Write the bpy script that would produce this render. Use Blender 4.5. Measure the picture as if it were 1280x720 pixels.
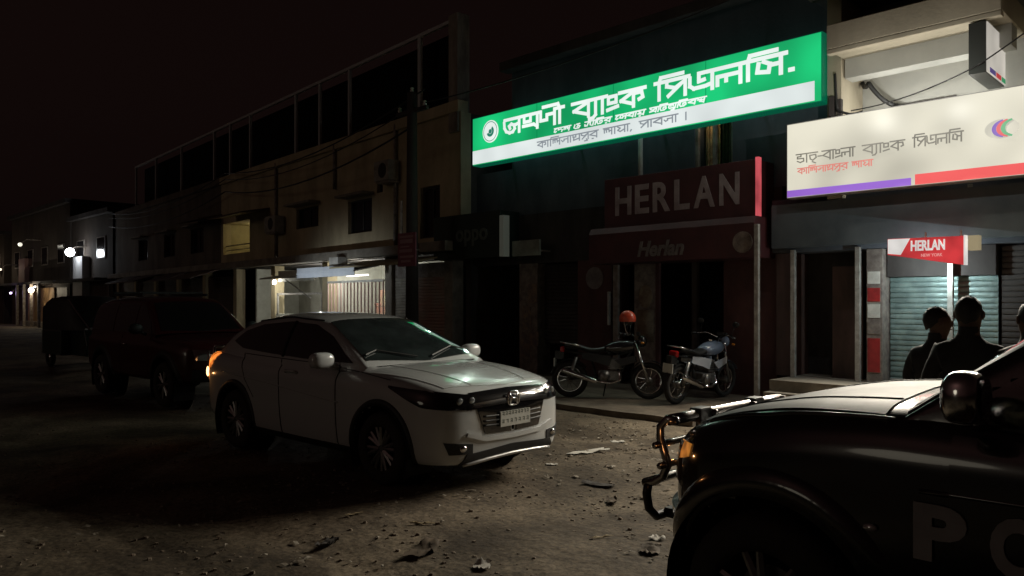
import bpy, bmesh, math, random
import numpy as np
from mathutils import Vector, Matrix
from mathutils.bvhtree import BVHTree
R = math.radians
rnd = random.Random(7)
scene = bpy.context.scene
for o in list(bpy.data.objects): bpy.data.objects.remove(o)
COL = scene.collection

# ------------------------------------------------------------------ camera
cd = bpy.data.cameras.new('camera'); cam = bpy.data.objects.new('camera', cd); COL.objects.link(cam)
cam.location = (0, 0, 1.67); cam.rotation_euler = (R(90), 0, R(45))
cd.sensor_width = 36; cd.lens = 36 * 950 / 1280; cd.shift_y = 16 / 1280
cd.clip_start = .05; cd.clip_end = 1500
scene.camera = cam
# ------------------------------------------------------------------ night sky
wd = bpy.data.worlds.new('World'); scene.world = wd; wd.use_nodes = True
nt = wd.node_tree; bg = nt.nodes['Background']
sky = nt.nodes.new('ShaderNodeTexSky'); sky.sky_type = 'NISHITA'; sky.sun_disc = False
sky.sun_elevation = R(35); sky.sun_rotation = R(200); sky.air_density = 1.5; sky.dust_density = 4
hs = nt.nodes.new('ShaderNodeHueSaturation'); hs.inputs['Saturation'].default_value = .0
mx = nt.nodes.new('ShaderNodeMix'); mx.data_type = 'RGBA'; mx.blend_type = 'MULTIPLY'; mx.inputs['Factor'].default_value = 1
mx.inputs['B'].default_value = (1, .50, .44, 1)
nt.links.new(sky.outputs[0], hs.inputs['Color']); nt.links.new(hs.outputs[0], mx.inputs['A'])
nt.links.new(mx.outputs['Result'], bg.inputs['Color']); bg.inputs['Strength'].default_value = .0013
# added warm directional fill standing in for town glow, from behind the camera's left
sd = bpy.data.lights.new('town_fill', 'SUN'); sd.energy = .027; sd.angle = R(12); sd.color = (1, .90, .70)
so = bpy.data.objects.new('town_fill', sd); COL.objects.link(so)
so.rotation_euler = Vector((.30, .92, -.16)).to_track_quat('-Z', 'Y').to_euler()
scene.view_settings.view_transform = 'Standard'; scene.view_settings.look = 'None'
scene.view_settings.exposure = 0; scene.view_settings.gamma = 1; scene.view_settings.use_curve_mapping = False
scene.cycles.use_denoising = True; scene.cycles.max_bounces = 6; scene.cycles.sample_clamp_indirect = 4
scene.cycles.use_light_tree = True

# ------------------------------------------------------------------ materials
MATS = {}
def mat(name, c, c2=None, sc=4, rough=.7, metal=0, bump=0, bsc=40, emit=None, es=1, coat=0, streak=0, spec=.5, evar=0, evsc=1.2):
    if name in MATS: return MATS[name]
    m = bpy.data.materials.new(name); m.use_nodes = True; t = m.node_tree; N = t.nodes; L = t.links; b = N['Principled BSDF']
    b.inputs['Base Color'].default_value = (*c, 1); b.inputs['Roughness'].default_value = rough
    b.inputs['Metallic'].default_value = metal; b.inputs['Coat Weight'].default_value = coat
    b.inputs['Coat Roughness'].default_value = .06; b.inputs['Specular IOR Level'].default_value = spec
    tc = N.new('ShaderNodeTexCoord'); mp = N.new('ShaderNodeMapping'); L.new(tc.outputs['Object'], mp.inputs[0])
    if streak: mp.inputs['Scale'].default_value = (1, 1, streak)
    if c2:
        n = N.new('ShaderNodeTexNoise'); n.inputs['Scale'].default_value = sc; n.inputs['Detail'].default_value = 7; n.inputs['Roughness'].default_value = .65
        L.new(mp.outputs[0], n.inputs['Vector'])
        r = N.new('ShaderNodeValToRGB'); r.color_ramp.elements[0].position = .36; r.color_ramp.elements[1].position = .66
        r.color_ramp.elements[0].color = (*c2, 1); r.color_ramp.elements[1].color = (*c, 1)
        L.new(n.outputs[0], r.inputs[0]); L.new(r.outputs[0], b.inputs['Base Color'])
        n3 = N.new('ShaderNodeMapRange'); n3.inputs['To Min'].default_value = min(1, rough * 1.15); n3.inputs['To Max'].default_value = rough * .8
        L.new(n.outputs[0], n3.inputs[0]); L.new(n3.outputs[0], b.inputs['Roughness'])
    if bump:
        n2 = N.new('ShaderNodeTexNoise'); n2.inputs['Scale'].default_value = bsc; n2.inputs['Detail'].default_value = 6
        bp = N.new('ShaderNodeBump'); bp.inputs['Strength'].default_value = bump; bp.inputs['Distance'].default_value = .02
        L.new(tc.outputs['Object'], n2.inputs['Vector']); L.new(n2.outputs[0], bp.inputs['Height']); L.new(bp.outputs[0], b.inputs['Normal'])
    if emit:
        b.inputs['Emission Color'].default_value = (*emit, 1); b.inputs['Emission Strength'].default_value = es
        if evar:                                     # uneven tubes behind a translucent face
            n4 = N.new('ShaderNodeTexNoise'); n4.inputs['Scale'].default_value = evsc; n4.inputs['Detail'].default_value = 1
            mr = N.new('ShaderNodeMapRange'); mr.inputs['From Min'].default_value = .3; mr.inputs['From Max'].default_value = .7
            mr.inputs['To Min'].default_value = es * (1 - evar); mr.inputs['To Max'].default_value = es * (1 + evar)
            L.new(tc.outputs['Object'], n4.inputs['Vector']); L.new(n4.outputs[0], mr.inputs[0]); L.new(mr.outputs[0], b.inputs['Emission Strength'])
    MATS[name] = m; return m
def pane_mat(name, tint, opac):
    if name in MATS: return MATS[name]
    m = bpy.data.materials.new(name); m.use_nodes = True; t = m.node_tree; t.nodes.clear()
    o = t.nodes.new('ShaderNodeOutputMaterial'); mi = t.nodes.new('ShaderNodeMixShader'); tr = t.nodes.new('ShaderNodeBsdfTransparent'); g = t.nodes.new('ShaderNodeBsdfGlossy')
    tr.inputs[0].default_value = (*tint, 1); g.inputs['Roughness'].default_value = .03; mi.inputs[0].default_value = opac
    t.links.new(tr.outputs[0], mi.inputs[1]); t.links.new(g.outputs[0], mi.inputs[2]); t.links.new(mi.outputs[0], o.inputs[0])
    MATS[name] = m; return m

# ------------------------------------------------------------------ mesh helpers
OFF = {}
class MB:
    def __init__(s): s.v = []; s.f = []
    def quad(s, a, b, c, d): n = len(s.v); s.v += [a, b, c, d]; s.f.append((n, n+1, n+2, n+3)); return s
    def box(s, x0, x1, y0, y1, z0, z1):
        n = len(s.v); s.v += [(x, y, z) for z in (z0, z1) for y in (y0, y1) for x in (x0, x1)]
        for q in ((0,2,3,1), (4,5,7,6), (0,1,5,4), (2,6,7,3), (0,4,6,2), (1,3,7,5)): s.f.append(tuple(n+i for i in q))
        return s
    def prism(s, pts, axis, a0, a1):                # extrude a 2-D outline along an axis
        n = len(s.v); k = len(pts)
        for a in (a0, a1):
            for p, q in pts: s.v.append({'x': (a, p, q), 'y': (p, a, q), 'z': (p, q, a)}[axis])
        s.f.append(tuple(range(n, n+k))[::-1]); s.f.append(tuple(range(n+k, n+2*k)))
        for i in range(k): j = (i+1) % k; s.f.append((n+i, n+j, n+k+j, n+k+i))
        return s
    def tube(s, pts, r, k=8, closed=False):
        pts = [Vector(p) for p in pts]; m = len(pts); rs = r if isinstance(r, (list, tuple)) else [r]*m; n = len(s.v); up = None
        for i, p in enumerate(pts):
            d = (pts[(i+1) % m] - pts[i-1]) if closed else (pts[min(i+1, m-1)] - pts[max(i-1, 0)])
            d.normalize()
            if up is None: up = Vector((0, 0, 1)) if abs(d.z) < .9 else Vector((1, 0, 0))
            a = d.cross(up); a.normalize(); b = a.cross(d); b.normalize(); up = b
            for j in range(k):
                w = 2*math.pi*j/k; s.v.append(tuple(p + rs[i]*(math.cos(w)*a + math.sin(w)*b)))
        for i in range(m if closed else m-1):
            for j in range(k):
                i2 = (i+1) % m; s.f.append((n+i*k+j, n+i*k+(j+1) % k, n+i2*k+(j+1) % k, n+i2*k+j))
        if not closed: s.f.append(tuple(range(n, n+k))[::-1]); s.f.append(tuple(range(n+(m-1)*k, n+m*k)))
        return s
    def lathe(s, prof, c, axis='y', k=32):          # prof: (radius, offset along axis)
        n = len(s.v); m = len(prof)
        for r, h in prof:
            for j in range(k):
                w = 2*math.pi*j/k; a, b = r*math.cos(w), r*math.sin(w)
                p = {'y': (a, h, b), 'x': (h, a, b), 'z': (a, b, h)}[axis]; s.v.append((c[0]+p[0], c[1]+p[1], c[2]+p[2]))
        for i in range(m-1):
            for j in range(k): s.f.append((n+i*k+j, n+i*k+(j+1) % k, n+(i+1)*k+(j+1) % k, n+(i+1)*k+j))
        return s
    def ball(s, c, rx, ry, rz, k=14, m=9, e=1.0):
        n = len(s.v); sg = lambda q: math.copysign(abs(q)**e, q)
        for i in range(m+1):
            a = math.pi*i/m
            for j in range(k):
                w = 2*math.pi*j/k; s.v.append((c[0]+rx*sg(math.sin(a))*sg(math.cos(w)), c[1]+ry*sg(math.sin(a))*sg(math.sin(w)), c[2]+rz*sg(math.cos(a))))
        for i in range(m):
            for j in range(k): s.f.append((n+i*k+j, n+(i+1)*k+j, n+(i+1)*k+(j+1) % k, n+i*k+(j+1) % k))
        return s
    def grid(s, P):
        n = len(s.v); a = len(P); b = len(P[0])
        for row in P: s.v += [tuple(p) for p in row]
        for i in range(a-1):
            for j in range(b-1): s.f.append((n+i*b+j, n+(i+1)*b+j, n+(i+1)*b+j+1, n+i*b+j+1))
        return s
    def build(s, name, m, parent=None, smooth=False, bevel=0):
        o0 = Vector(OFF.get(parent.name, (0, 0, 0))) if parent else Vector((0, 0, 0))
        me = bpy.data.meshes.new(name); me.from_pydata([tuple(Vector(p)-o0) for p in s.v], [], s.f)
        bm = bmesh.new(); bm.from_mesh(me); bmesh.ops.remove_doubles(bm, verts=bm.verts, dist=1e-5); bmesh.ops.recalc_face_normals(bm, faces=bm.faces)
        if bevel:
            es = [e for e in bm.edges if len(e.link_faces) == 2 and e.calc_face_angle(0) > .6]
            bmesh.ops.bevel(bm, geom=es, offset=bevel, segments=2, affect='EDGES', profile=.6)
        bm.to_mesh(me); bm.free()
        if smooth: me.shade_smooth(); 
        if smooth == 2: me.set_sharp_from_angle(angle=R(38))
        me.materials.append(m)
        o = bpy.data.objects.new(name, me); COL.objects.link(o)
        if parent:
            o.parent = parent
            if parent.name in OFF: OFF[o.name] = OFF[parent.name]
        return o
def tag(o, label, cat, group=None, kind=None):
    if label: o['label'] = label
    if cat: o['category'] = cat
    if group: o['group'] = group
    if kind: o['kind'] = kind
    return o
def thing(name, label, cat, loc, rz=0, group=None, world=True):
    o = bpy.data.objects.new(name, None); COL.objects.link(o); o.empty_display_size = .2
    o.location = loc; o.rotation_euler = (0, 0, rz)
    if world: OFF[o.name] = loc                     # parts are given in world coordinates
    return tag(o, label, cat, group)
def structure(name, mb, m, label, smooth=False, kind='structure'):
    o = mb.build(name, m, None, smooth); o['kind'] = kind; o['label'] = label; return o
def box(name, m, parent, *b, bevel=0): return MB().box(*b).build(name, m, parent, bevel=bevel)
def copy_tree(o, parent=None):
    c = o.copy(); COL.objects.link(c); c.parent = parent
    for ch in list(o.children): copy_tree(ch, c)
    return c
def point(name, loc, power, col, parent=None, rad=0.0):
    d = bpy.data.lights.new(name, 'POINT'); d.energy = power; d.color = col; d.shadow_soft_size = rad
    o = bpy.data.objects.new(name, d); COL.objects.link(o); o.location = loc
    if parent:
        o.parent = parent; o.location = Vector(loc) - Vector(OFF.get(parent.name, (0, 0, 0)))
    return o
def spot(name, loc, power, col, parent, aim=(-.12, -1, -.5), size=168):
    d = bpy.data.lights.new(name, 'SPOT'); d.energy = power; d.color = col; d.shadow_soft_size = 0; d.spot_size = R(size); d.spot_blend = 1
    o = bpy.data.objects.new(name, d); COL.objects.link(o); o.parent = parent; o.location = Vector(loc) - Vector(OFF.get(parent.name, (0, 0, 0)))
    o.rotation_euler = Vector(aim).to_track_quat('-Z', 'Y').to_euler(); return o
def latin(txt, size, m, name, parent, loc, rot=(R(90), 0, 0), ext=.006, bold=0., width=None, shear=0., spacing=1.0):
    c = bpy.data.curves.new('t', 'FONT'); c.body = txt; c.size = size; c.extrude = ext; c.offset = bold; c.shear = shear; c.space_character = spacing
    c.resolution_u = 4; o = bpy.data.objects.new('t', c); COL.objects.link(o)
    dg = bpy.context.evaluated_depsgraph_get(); me = bpy.data.meshes.new_from_object(o.evaluated_get(dg))
    bpy.data.objects.remove(o)
    xs = [v.co.x for v in me.vertices]; w = max(xs)-min(xs); x0 = min(xs)
    k = (width/w) if width else 1
    mm = Matrix.Translation(Vector(loc) - Vector(OFF.get(parent.name, (0, 0, 0)))) @ Matrix.Rotation(rot[2], 4, 'Z') @ Matrix.Rotation(rot[0], 4, 'X') @ Matrix.Diagonal((k, 1, 1, 1)) @ Matrix.Translation((-x0, 0, 0))
    me.transform(mm); me.materials.clear(); me.materials.append(m); me.name = name
    ob = bpy.data.objects.new(name, me); COL.objects.link(ob); ob.parent = parent; return ob

# ------------------------------------------------------------------ Bengali stroke letters (matra at y = 1, foot at y = 0)
V8 = [(.82, 1), (.82, 0)]
G = {
 'অ': (1.0, 1, [[(-.04,.84),(-.02,.45),(.08,.18),(.28,.04),(.46,.08),(.57,.28),(.53,.54),(.38,.64),(.25,.52),(.30,.34)], V8, [(.54,.5),(.82,.62)]]),
 'গ্র': (.95, 1, [[(.1,.9),(.1,.55),(.45,.55),(.45,.85)], [(.05,.28),(.62,.28),(.82,.1)], V8]),
 'ণ': (.9, 0, [[(.05,1),(.05,.38),(.38,.38),(.38,.72),(.78,.72)], [(.78,1),(.78,0)]]),
 'ী': (.32, 1, [[(.14,1),(.14,0)], [(-.72,1.28),(.05,1.28),(.14,1.0)]]),
 'ব': (.92, 1, [[(.78,.92),(.06,.5),(.78,.12)], [(.78,1),(.78,0)]]),
 'র': (.92, 1, [[(.78,.92),(.06,.5),(.78,.12)], [(.78,1),(.78,0)], [(.3,-.12),(.42,-.12)]]),
 '্য': (.36, 1, [[(.2,1),(.2,0),(.08,-.18),(-.1,-.2)]]),
 'া': (.34, 1, [[(.16,1),(.16,0)]]),
 'ং': (.62, 0, [[(.1,.9),(.1,.5),(.45,.5),(.45,.9),(.1,.9)], [(.06,.1),(.52,.22)]]),
 'ক': (1.08, 1, [[(.6,.9),(.05,.48),(.6,.14)], [(.6,1),(.6,0)], [(.6,.78),(.95,.78),(1.0,.45),(.84,.36)]]),
 'ি': (.34, 1, [[(.14,1),(.14,0)], [(.14,1.0),(.2,1.28),(1.05,1.28)]]),
 'প': (.92, 1, [[(.1,1),(.1,.68),(.42,.5),(.78,.8)], [(.6,.62),(.16,.1)], [(.8,1),(.8,0)]]),
 'এ': (.98, 0, [[(.05,.85),(.05,.38),(.2,.2),(.6,.22),(.86,.3)], [(.38,.55),(.38,1),(.86,1),(.86,0)], [(.38,.55),(.58,.6)]]),
 'ল': (.95, 1, [[(.06,.1),(.06,.55),(.36,.55),(.36,.25)], [(.36,.55),(.84,.55)], [(.84,1),(.84,0)]]),
 'স': (.98, 1, [[(.14,.74),(.1,.3),(.46,.2),(.5,.62),(.3,.8)], [(.5,.55),(.84,.55)], [(.84,1),(.84,0)]]),
 '.': (.4, 0, [[(.14,.06),(.22,.06)]]),
 ',': (.4, 0, [[(.18,.08),(.1,-.1)]]), '।': (.4, 0, [[(.15,1),(.15,0)]]), '-': (.5, 0, [[(.08,.5),(.4,.5)]]), ' ': (.55, 0, []),
 'ড': (.92, 1, [[(.5,1),(.48,.72),(.12,.72),(.12,.5),(.76,.48),(.78,.16),(.42,.04),(.12,.2)]]),
 'ঢ': (.92, 1, [[(.15,1),(.15,.15),(.5,.04),(.8,.2),(.75,.6),(.45,.6)]]),
 'চ': (.92, 1, [[(.14,.72),(.75,.75),(.8,.4),(.45,.12),(.2,.3),(.14,.72)]]),
 '্': (.0, 0, [[(-.5,-.05),(-.2,-.22)]]),
 'শ': (.98, 1, [[(.1,.35),(.08,.8),(.3,.8),(.32,.4)], [(.32,.8),(.56,.8),(.58,.4)], [(.58,.55),(.84,.55)], [(.84,1),(.84,0)]]),
 'ন': (.92, 1, [[(.08,.5),(.2,.32),(.38,.42),(.36,.62),(.8,.62)], [(.8,1),(.8,0)]]),
 'থ': (.92, 1, [[(.1,.95),(.1,.62),(.4,.62),(.4,.9)], [(.2,.6),(.16,.15),(.8,.35)], [(.8,1),(.8,0)]]),
 'ু': (.0, 0, [[(-.3,0),(-.2,-.22),(-.5,-.26)]]),
 'খ': (.92, 1, [[(.1,.85),(.36,.62),(.12,.35),(.36,.12),(.8,.4)], [(.8,1),(.8,0)]]),
 'দ': (.9, 1, [[(.1,.92),(.12,.55),(.5,.66),(.75,.45),(.7,.05)]]),
 'ে': (.5, 1, [[(.4,1),(.12,.7),(.08,.25),(.25,.1),(.38,.3)]]),
 'ও': (.92, 0, [[(.05,.9),(.02,.25),(.25,.05),(.7,.08),(.82,.5),(.55,.68),(.45,.4)], [(.3,.95),(.7,1)]]),
 'জ': (1.02, 1, [[(.05,.45),(.1,.12),(.4,.12),(.46,.72),(.76,.72),(.8,.2),(.98,.05)]]),
 'ত': (.9, 1, [[(.02,.9),(.0,.4),(.15,.08),(.5,.08),(.7,.35),(.62,.66),(.36,.62),(.34,.4)]]),
 'য়': (.92, 1, [[(.1,.85),(.42,.6),(.12,.35),(.8,.12)], [(.8,1),(.8,0)], [(.35,-.14),(.47,-.14)]]),
 'প্র': (.92, 1, [[(.1,1),(.1,.68),(.42,.5),(.78,.8)], [(.1,.2),(.5,.3),(.8,.1)], [(.8,1),(.8,0)]]),
 'শ্র': (.98, 1, [[(.1,.35),(.08,.8),(.3,.8),(.32,.5)], [(.32,.8),(.56,.8),(.58,.5)], [(.2,.15),(.84,.15)], [(.84,1),(.84,0)]]),
 'দ্ধ': (.95, 1, [[(.1,.92),(.12,.6),(.5,.66),(.5,.3)], [(.8,.6),(.35,.3),(.8,.08)], [(.82,1),(.82,0)]]),
}
def bengali(seq, m, name, parent, x0, x1, y, z0, h, th, shear=0., depth=.008):
    """seq: list of glyph keys; drawn from x0 to x1 on the plane y (facing -y), foot at z0, height h"""
    w = sum(G[g][0] for g in seq); k = (x1-x0)/w; mb = MB(); a = x0; n = 0
    segs = []
    for g in seq:
        gw, ma, st = G[g]
        if ma: segs.append(((a-.02*k, 1), (a+gw*k+.02*k, 1)))
        for s in st:
            pts = [(a+p*k, q) for p, q in s]
            for i in range(len(pts)-1): segs.append((pts[i], pts[i+1]))
        a += gw*k
    for (ax, az), (bx, bz) in segs:
        A = Vector((ax+shear*az*h, z0+az*h)); B = Vector((bx+shear*bz*h, z0+bz*h)); d = (B-A)
        if d.length < 1e-6: continue
        d.normalize(); q = Vector((-d.y, d.x))*th/2; A -= d*th*.45; B += d*th*.45; e = (n % 40)*.0002; n += 1
        P = [A+q, B+q, B-q, A-q]; v = len(mb.v)
        mb.v += [(p.x, y-depth-e, p.y) for p in P] + [(p.x, y+.001, p.y) for p in P]
        mb.f += [(v, v+1, v+2, v+3), (v, v+4, v+5, v+1), (v+1, v+5, v+6, v+2), (v+2, v+6, v+7, v+3), (v+3, v+7, v+4, v)]
    o = mb.build(name, m, parent)
    if name != 'lettering': o['kind'] = 'stuff'
    return o
# ================================================================== SETTING
from mathutils import noise as mnoise
M_dirt = mat('dirt', (.255, .21, .155), (.135, .11, .082), 1.6, .92, bump=.9, bsc=9, spec=.25)
t = M_dirt.node_tree; b_ = t.nodes['Principled BSDF']; lk = b_.inputs['Base Color'].links[0].from_socket
n_ = t.nodes.new('ShaderNodeTexNoise'); n_.inputs['Scale'].default_value = .55; n_.inputs['Detail'].default_value = 5; n_.inputs['Distortion'].default_value = .6
r_ = t.nodes.new('ShaderNodeValToRGB'); r_.color_ramp.elements[0].position = .40; r_.color_ramp.elements[0].color = (.42, .40, .38, 1); r_.color_ramp.elements[1].position = .58; r_.color_ramp.elements[1].color = (1, 1, 1, 1)
n5 = t.nodes.new('ShaderNodeTexNoise'); n5.inputs['Scale'].default_value = 26; n5.inputs['Detail'].default_value = 8; n5.inputs['Roughness'].default_value = .75
r5 = t.nodes.new('ShaderNodeValToRGB'); r5.color_ramp.elements[0].position = .38; r5.color_ramp.elements[0].color = (.35, .33, .31, 1); r5.color_ramp.elements[1].position = .62; r5.color_ramp.elements[1].color = (1.25, 1.2, 1.1, 1)
m_ = t.nodes.new('ShaderNodeMix'); m_.data_type = 'RGBA'; m_.blend_type = 'MULTIPLY'; m_.inputs['Factor'].default_value = 1
m5 = t.nodes.new('ShaderNodeMix'); m5.data_type = 'RGBA'; m5.blend_type = 'MULTIPLY'; m5.inputs['Factor'].default_value = .85
tc_ = t.nodes.new('ShaderNodeTexCoord'); t.links.new(tc_.outputs['Object'], n_.inputs['Vector']); t.links.new(tc_.outputs['Object'], n5.inputs['Vector'])
t.links.new(n_.outputs[0], r_.inputs[0]); t.links.new(n5.outputs[0], r5.inputs[0]); t.links.new(lk, m_.inputs['A']); t.links.new(r_.outputs[0], m_.inputs['B'])
t.links.new(m_.outputs['Result'], m5.inputs['A']); t.links.new(r5.outputs[0], m5.inputs['B']); t.links.new(m5.outputs['Result'], b_.inputs['Base Color'])
M_conc = mat('concrete', (.30, .27, .22), (.17, .15, .12), 2.2, .85, bump=.4, bsc=25)
M_tan = mat('tan_plaster', (.58, .49, .31), (.36, .30, .19), 1.1, .9, bump=.3, bsc=18, streak=.45)
M_beige = mat('beige_plaster', (.56, .50, .38), (.40, .35, .26), 1.0, .85, bump=.15, bsc=20, streak=.35)
M_grey = mat('grey_soffit', (.50, .50, .46), (.40, .40, .37), .9, .85)
M_blue = mat('blue_plaster', (.12, .135, .16), (.065, .075, .09), 1.0, .85, bump=.2, bsc=16, streak=.4)
M_dark = mat('dark_plaster', (.07, .06, .055), (.035, .03, .028), 2.0, .9, streak=.4)
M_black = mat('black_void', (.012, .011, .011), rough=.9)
M_steel = mat('painted_steel', (.34, .31, .28), (.16, .12, .09), 6, .55)
M_gal = mat('galvanised_post', (.52, .50, .46), (.30, .28, .25), 9, .45, .3)
M_white = mat('white_paint', (.70, .68, .62), (.50, .48, .43), 5, .55)
M_maroon = mat('maroon_panel', (.22, .022, .025), (.12, .014, .016), 2.5, .55)
M_redw = mat('red_wall', (.11, .042, .038), (.06, .026, .024), 2.2, .7, streak=.5)
M_brown = mat('brown_door', (.10, .055, .045), (.05, .03, .025), 3, .6, streak=.3)
M_wood = mat('poster_paper', (.30, .26, .22), (.14, .11, .10), 7, .8)

def gh(x, y):
    if y > 8.8 or y < -6: return 0.
    e = min(1, (8.8-y)/.6)
    rut = .020*math.sin(y*2.3+.6*math.sin(x*.5))
    trk = sum(.022*math.exp(-((y-yc-.25*math.sin(x*.35+yc))/.11)**2) for yc in (1.9, 2.5, 7.0, 7.55))
    return e*(-trk + .036*mnoise.noise((x*.55, y*.55, 0)) + .013*mnoise.noise((x*2.1, y*2.1, 3)) + .010*mnoise.noise((x*6, y*6, 5)) + rut - .012)
def axis(segs):
    out = []
    for a, b, st in segs: out += list(np.arange(a, b-1e-6, st))
    return out + [segs[-1][1]]
xs = axis([(-400, -60, 40), (-60, -20, 1.0), (-20, -10, .25), (-10, 3, .1), (3, 12, .5), (12, 212, 40)])
ys = axis([(-200, -6, 24.25), (-6, .4, .4), (.4, 9, .1), (9, 20, 1.), (20, 420, 50)])
structure('ground', MB().grid([[(x, y, gh(x, y)) for x in xs] for y in ys]), M_dirt, 'bare brown earth street with ruts, stones and litter', True)

# concrete apron before the middle shops, with a broken edge
edge = []
x = -15.0
while x < -5.42:
    edge.append((x, 8.78 + .10*mnoise.noise((x*1.4, 0, 9)) + .05*mnoise.noise((x*5, 0, 2)))); x += .16
edge.append((-5.42, 8.8))
ap = MB().prism(edge + [(-5.42, 12.55), (-15.0, 12.55)], 'z', -.2, .085)
structure('shop_apron', ap, mat('dusty_apron', (.19, .15, .11), (.09, .07, .05), 2.4, .92, bump=.6, bsc=14), 'worn concrete apron in front of the middle shops')
pl = MB().box(-5.41, 4, 10.75, 12.55, -.2, .30).box(-5.41, 4, 10.95, 12.55, .301, .47)
structure('shop_plinth', pl, M_conc, 'raised concrete shop plinth with one step')

# ------------------------------------------------------------------ building A (right, bank with balcony)
A = thing('bank_building', 'beige commercial building with balcony slab over the cream bank sign', 'building', (-2, 12, 0))
MB().box(-4.74, 4, 12.30, 13.0, 2.6, 9.2).build('upper_wall', M_grey, A)
MB().box(-4.52, -2.36, 10.9, 12.30, 5.27, 5.62).box(-4.52, -2.36, 10.9, 11.02, 5.20, 5.268).build('balcony_slab', M_beige, A, bevel=.012)
MB().box(-4.50, -2.38, 11.52, 11.80, 4.98, 5.268).build('soffit_beam', M_grey, A)
MB().box(-4.74, -4.525, 11.45, 12.29, 3.2, 7.2).build('end_pier', M_beige, A, bevel=.01)
MB().box(-2.10, 4, 11.55, 12.29, 2.6, 9.2).build('side_wall', M_beige, A, bevel=.01)
MB().box(-4.9, -2.3, 10.75, 11.3, 6.15, 6.4).box(-4.9, -2.3, 11.3, 12.29, 6.2, 6.38).build('upper_sunshade', M_dark, A, bevel=.01)
MB().box(-4.0, -3.2, 12.20, 12.298, 3.6, 4.62).build('ventilator', M_dark, A)
MB().box(-5.68, 4, 12.35, 12.50, .471, 2.599).build('rear_wall', M_dark, A)
MB().box(-5.69, 4, 11.62, 12.34, 2.44, 3.28).build('fascia_beam', M_blue, A)
for x in (-5.33, -4.34): MB().box(x-.035, x+.035, 11.56, 11.63, .471, 2.47).build('post', M_gal, A, bevel=.006)
MB().box(-3.17, -3.10, 11.66, 11.72, 1.15, 2.43).build('post', M_gal, A, bevel=.006)
MB().box(-5.66, -5.40, 11.70, 12.3, .471, 2.43).build('pillar', M_brown, A)
MB().box(-4.86, -4.40, 11.95, 12.0, .471, 2.2).build('door', M_brown, A)
MB().box(-4.24, -4.02, 11.66, 12.30, .471, 2.43).build('pillar', M_wood, A)
for z0, z1, mm in ((.62, 1.12, M_maroon), (1.18, 1.36, M_wood), (1.42, 1.62, M_white), (1.66, 1.86, M_maroon), (1.92, 2.1, M_white)):
    box('sticker', mat('red_sticker', (.45, .03, .03), (.25, .02, .02), 6, .5) if mm is M_maroon else mm, A, -4.225, -4.05, 11.652, 11.659, z0, z1)
def corrugated(name, m, parent, x0, x1, y, z0, z1, pitch=.075, deep=.016):
    n = max(2, int((z1-z0)/pitch)); rows = []
    for i in range(n):
        a = z0+(z1-z0)*i/n; p = (z1-z0)/n
        for fz, fy in ((0, 0), (.15, -deep), (.5, -deep*1.25), (.85, -deep), (.97, 0)): rows.append([(x0, y+fy, a+fz*p), (x1, y+fy, a+fz*p)])
    rows.append([(x0, y, z1), (x1, y, z1)])
    o = MB().grid(rows).build(name, m, parent); return o
M_teal = mat('teal_shutter', (.29, .38, .36), (.16, .22, .21), 5, .45, .3, bump=.5, bsc=12)
sh = corrugated('shutter', M_teal, A, -4.0, -2.62, 11.95, .471, 2.02)
box('bottom_bar', M_gal, A, -4.0, -2.62, 11.90, 11.96, .472, .53)
box('shutter_box', M_dark, A, -4.0, -2.62, 11.80, 12.30, 2.02, 2.43)
corrugated('shutter', M_dark, A, -2.58, 3.0, 11.95, .471, 2.42)

# ------------------------------------------------------------------ building B (middle, green bank sign)
B = thing('shop_block', 'dark blue two storey shop block behind the green bank sign', 'building', (-9, 12, 0))
MB().box(-12.0, -7.36, 12.0, 13.2, 3.55, 6.86).box(-7.36, -6.60, 12.0, 13.2, 4.95, 6.86).box(-7.36, -6.60, 12.0, 13.2, 3.55, 4.02).box(-6.60, -4.745, 12.0, 13.2, 3.55, 6.86).box(-7.36, -6.6, 12.9, 13.2, 4.02, 4.95).build('upper_wall', M_blue, B)
MB().box(-12.12, -4.75, 11.72, 12.0, 6.75, 6.95).build('roof_slab', M_dark, B, bevel=.01)
MB().box(-13.45, -12.0, 12.05, 13.2, 3.2, 4.62).build('side_wall', M_blue, B)
MB().box(-13.62, -5.68, 11.95, 12.35, 2.48, 3.549).build('lintel', M_dark, B)
win = MB().box(-7.36, -7.31, 12.04, 12.12, 4.02, 4.95).box(-6.65, -6.60, 12.04, 12.12, 4.02, 4.95).box(-7.01, -6.96, 12.04, 12.12, 4.02, 4.95).box(-7.31, -6.65, 12.04, 12.12, 4.02, 4.07).build('window', M_steel, B)
cur = MB()
P = [[(-7.3+.30*i/14, 12.30+.018*math.sin(i*2.2), z) for i in range(15)] for z in (4.05, 4.5, 4.94)]
cur.grid(P).build('curtain', mat('yellow_curtain', (.42, .34, .16), (.22, .12, .06), 9, .9), win)
cur2 = MB().grid([[(-6.97+.30*i/14, 12.30+.018*math.sin(i*2.2), z) for i in range(15)] for z in (4.05, 4.5, 4.94)]).build('curtain', mat('olive_curtain', (.09, .11, .06), (.05, .06, .04), 9, .9), win)
point('room_lamp', (-7.12, 12.17, 4.86), .55, (1, .78, .45), B)
MB().tube([(-8.43, 11.86, 3.9), (-8.43, 11.86, 4.9)], .045).build('drain_pipe', M_white, B, True)
for x0, x1, m in ((-13.75, -13.62, M_dark), (-11.72, -11.18, M_wood), (-9.92, -9.06, M_redw), (-6.66, -5.70, M_redw)):
    MB().box(x0, x1, 11.95 if m is not M_redw else 11.80, 12.36, .086, 2.479).build('pillar', m, B)
MB().box(-13.62, -5.70, 14.0, 14.1, .086, 2.48).build('rear_wall', M_black, B)
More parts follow.
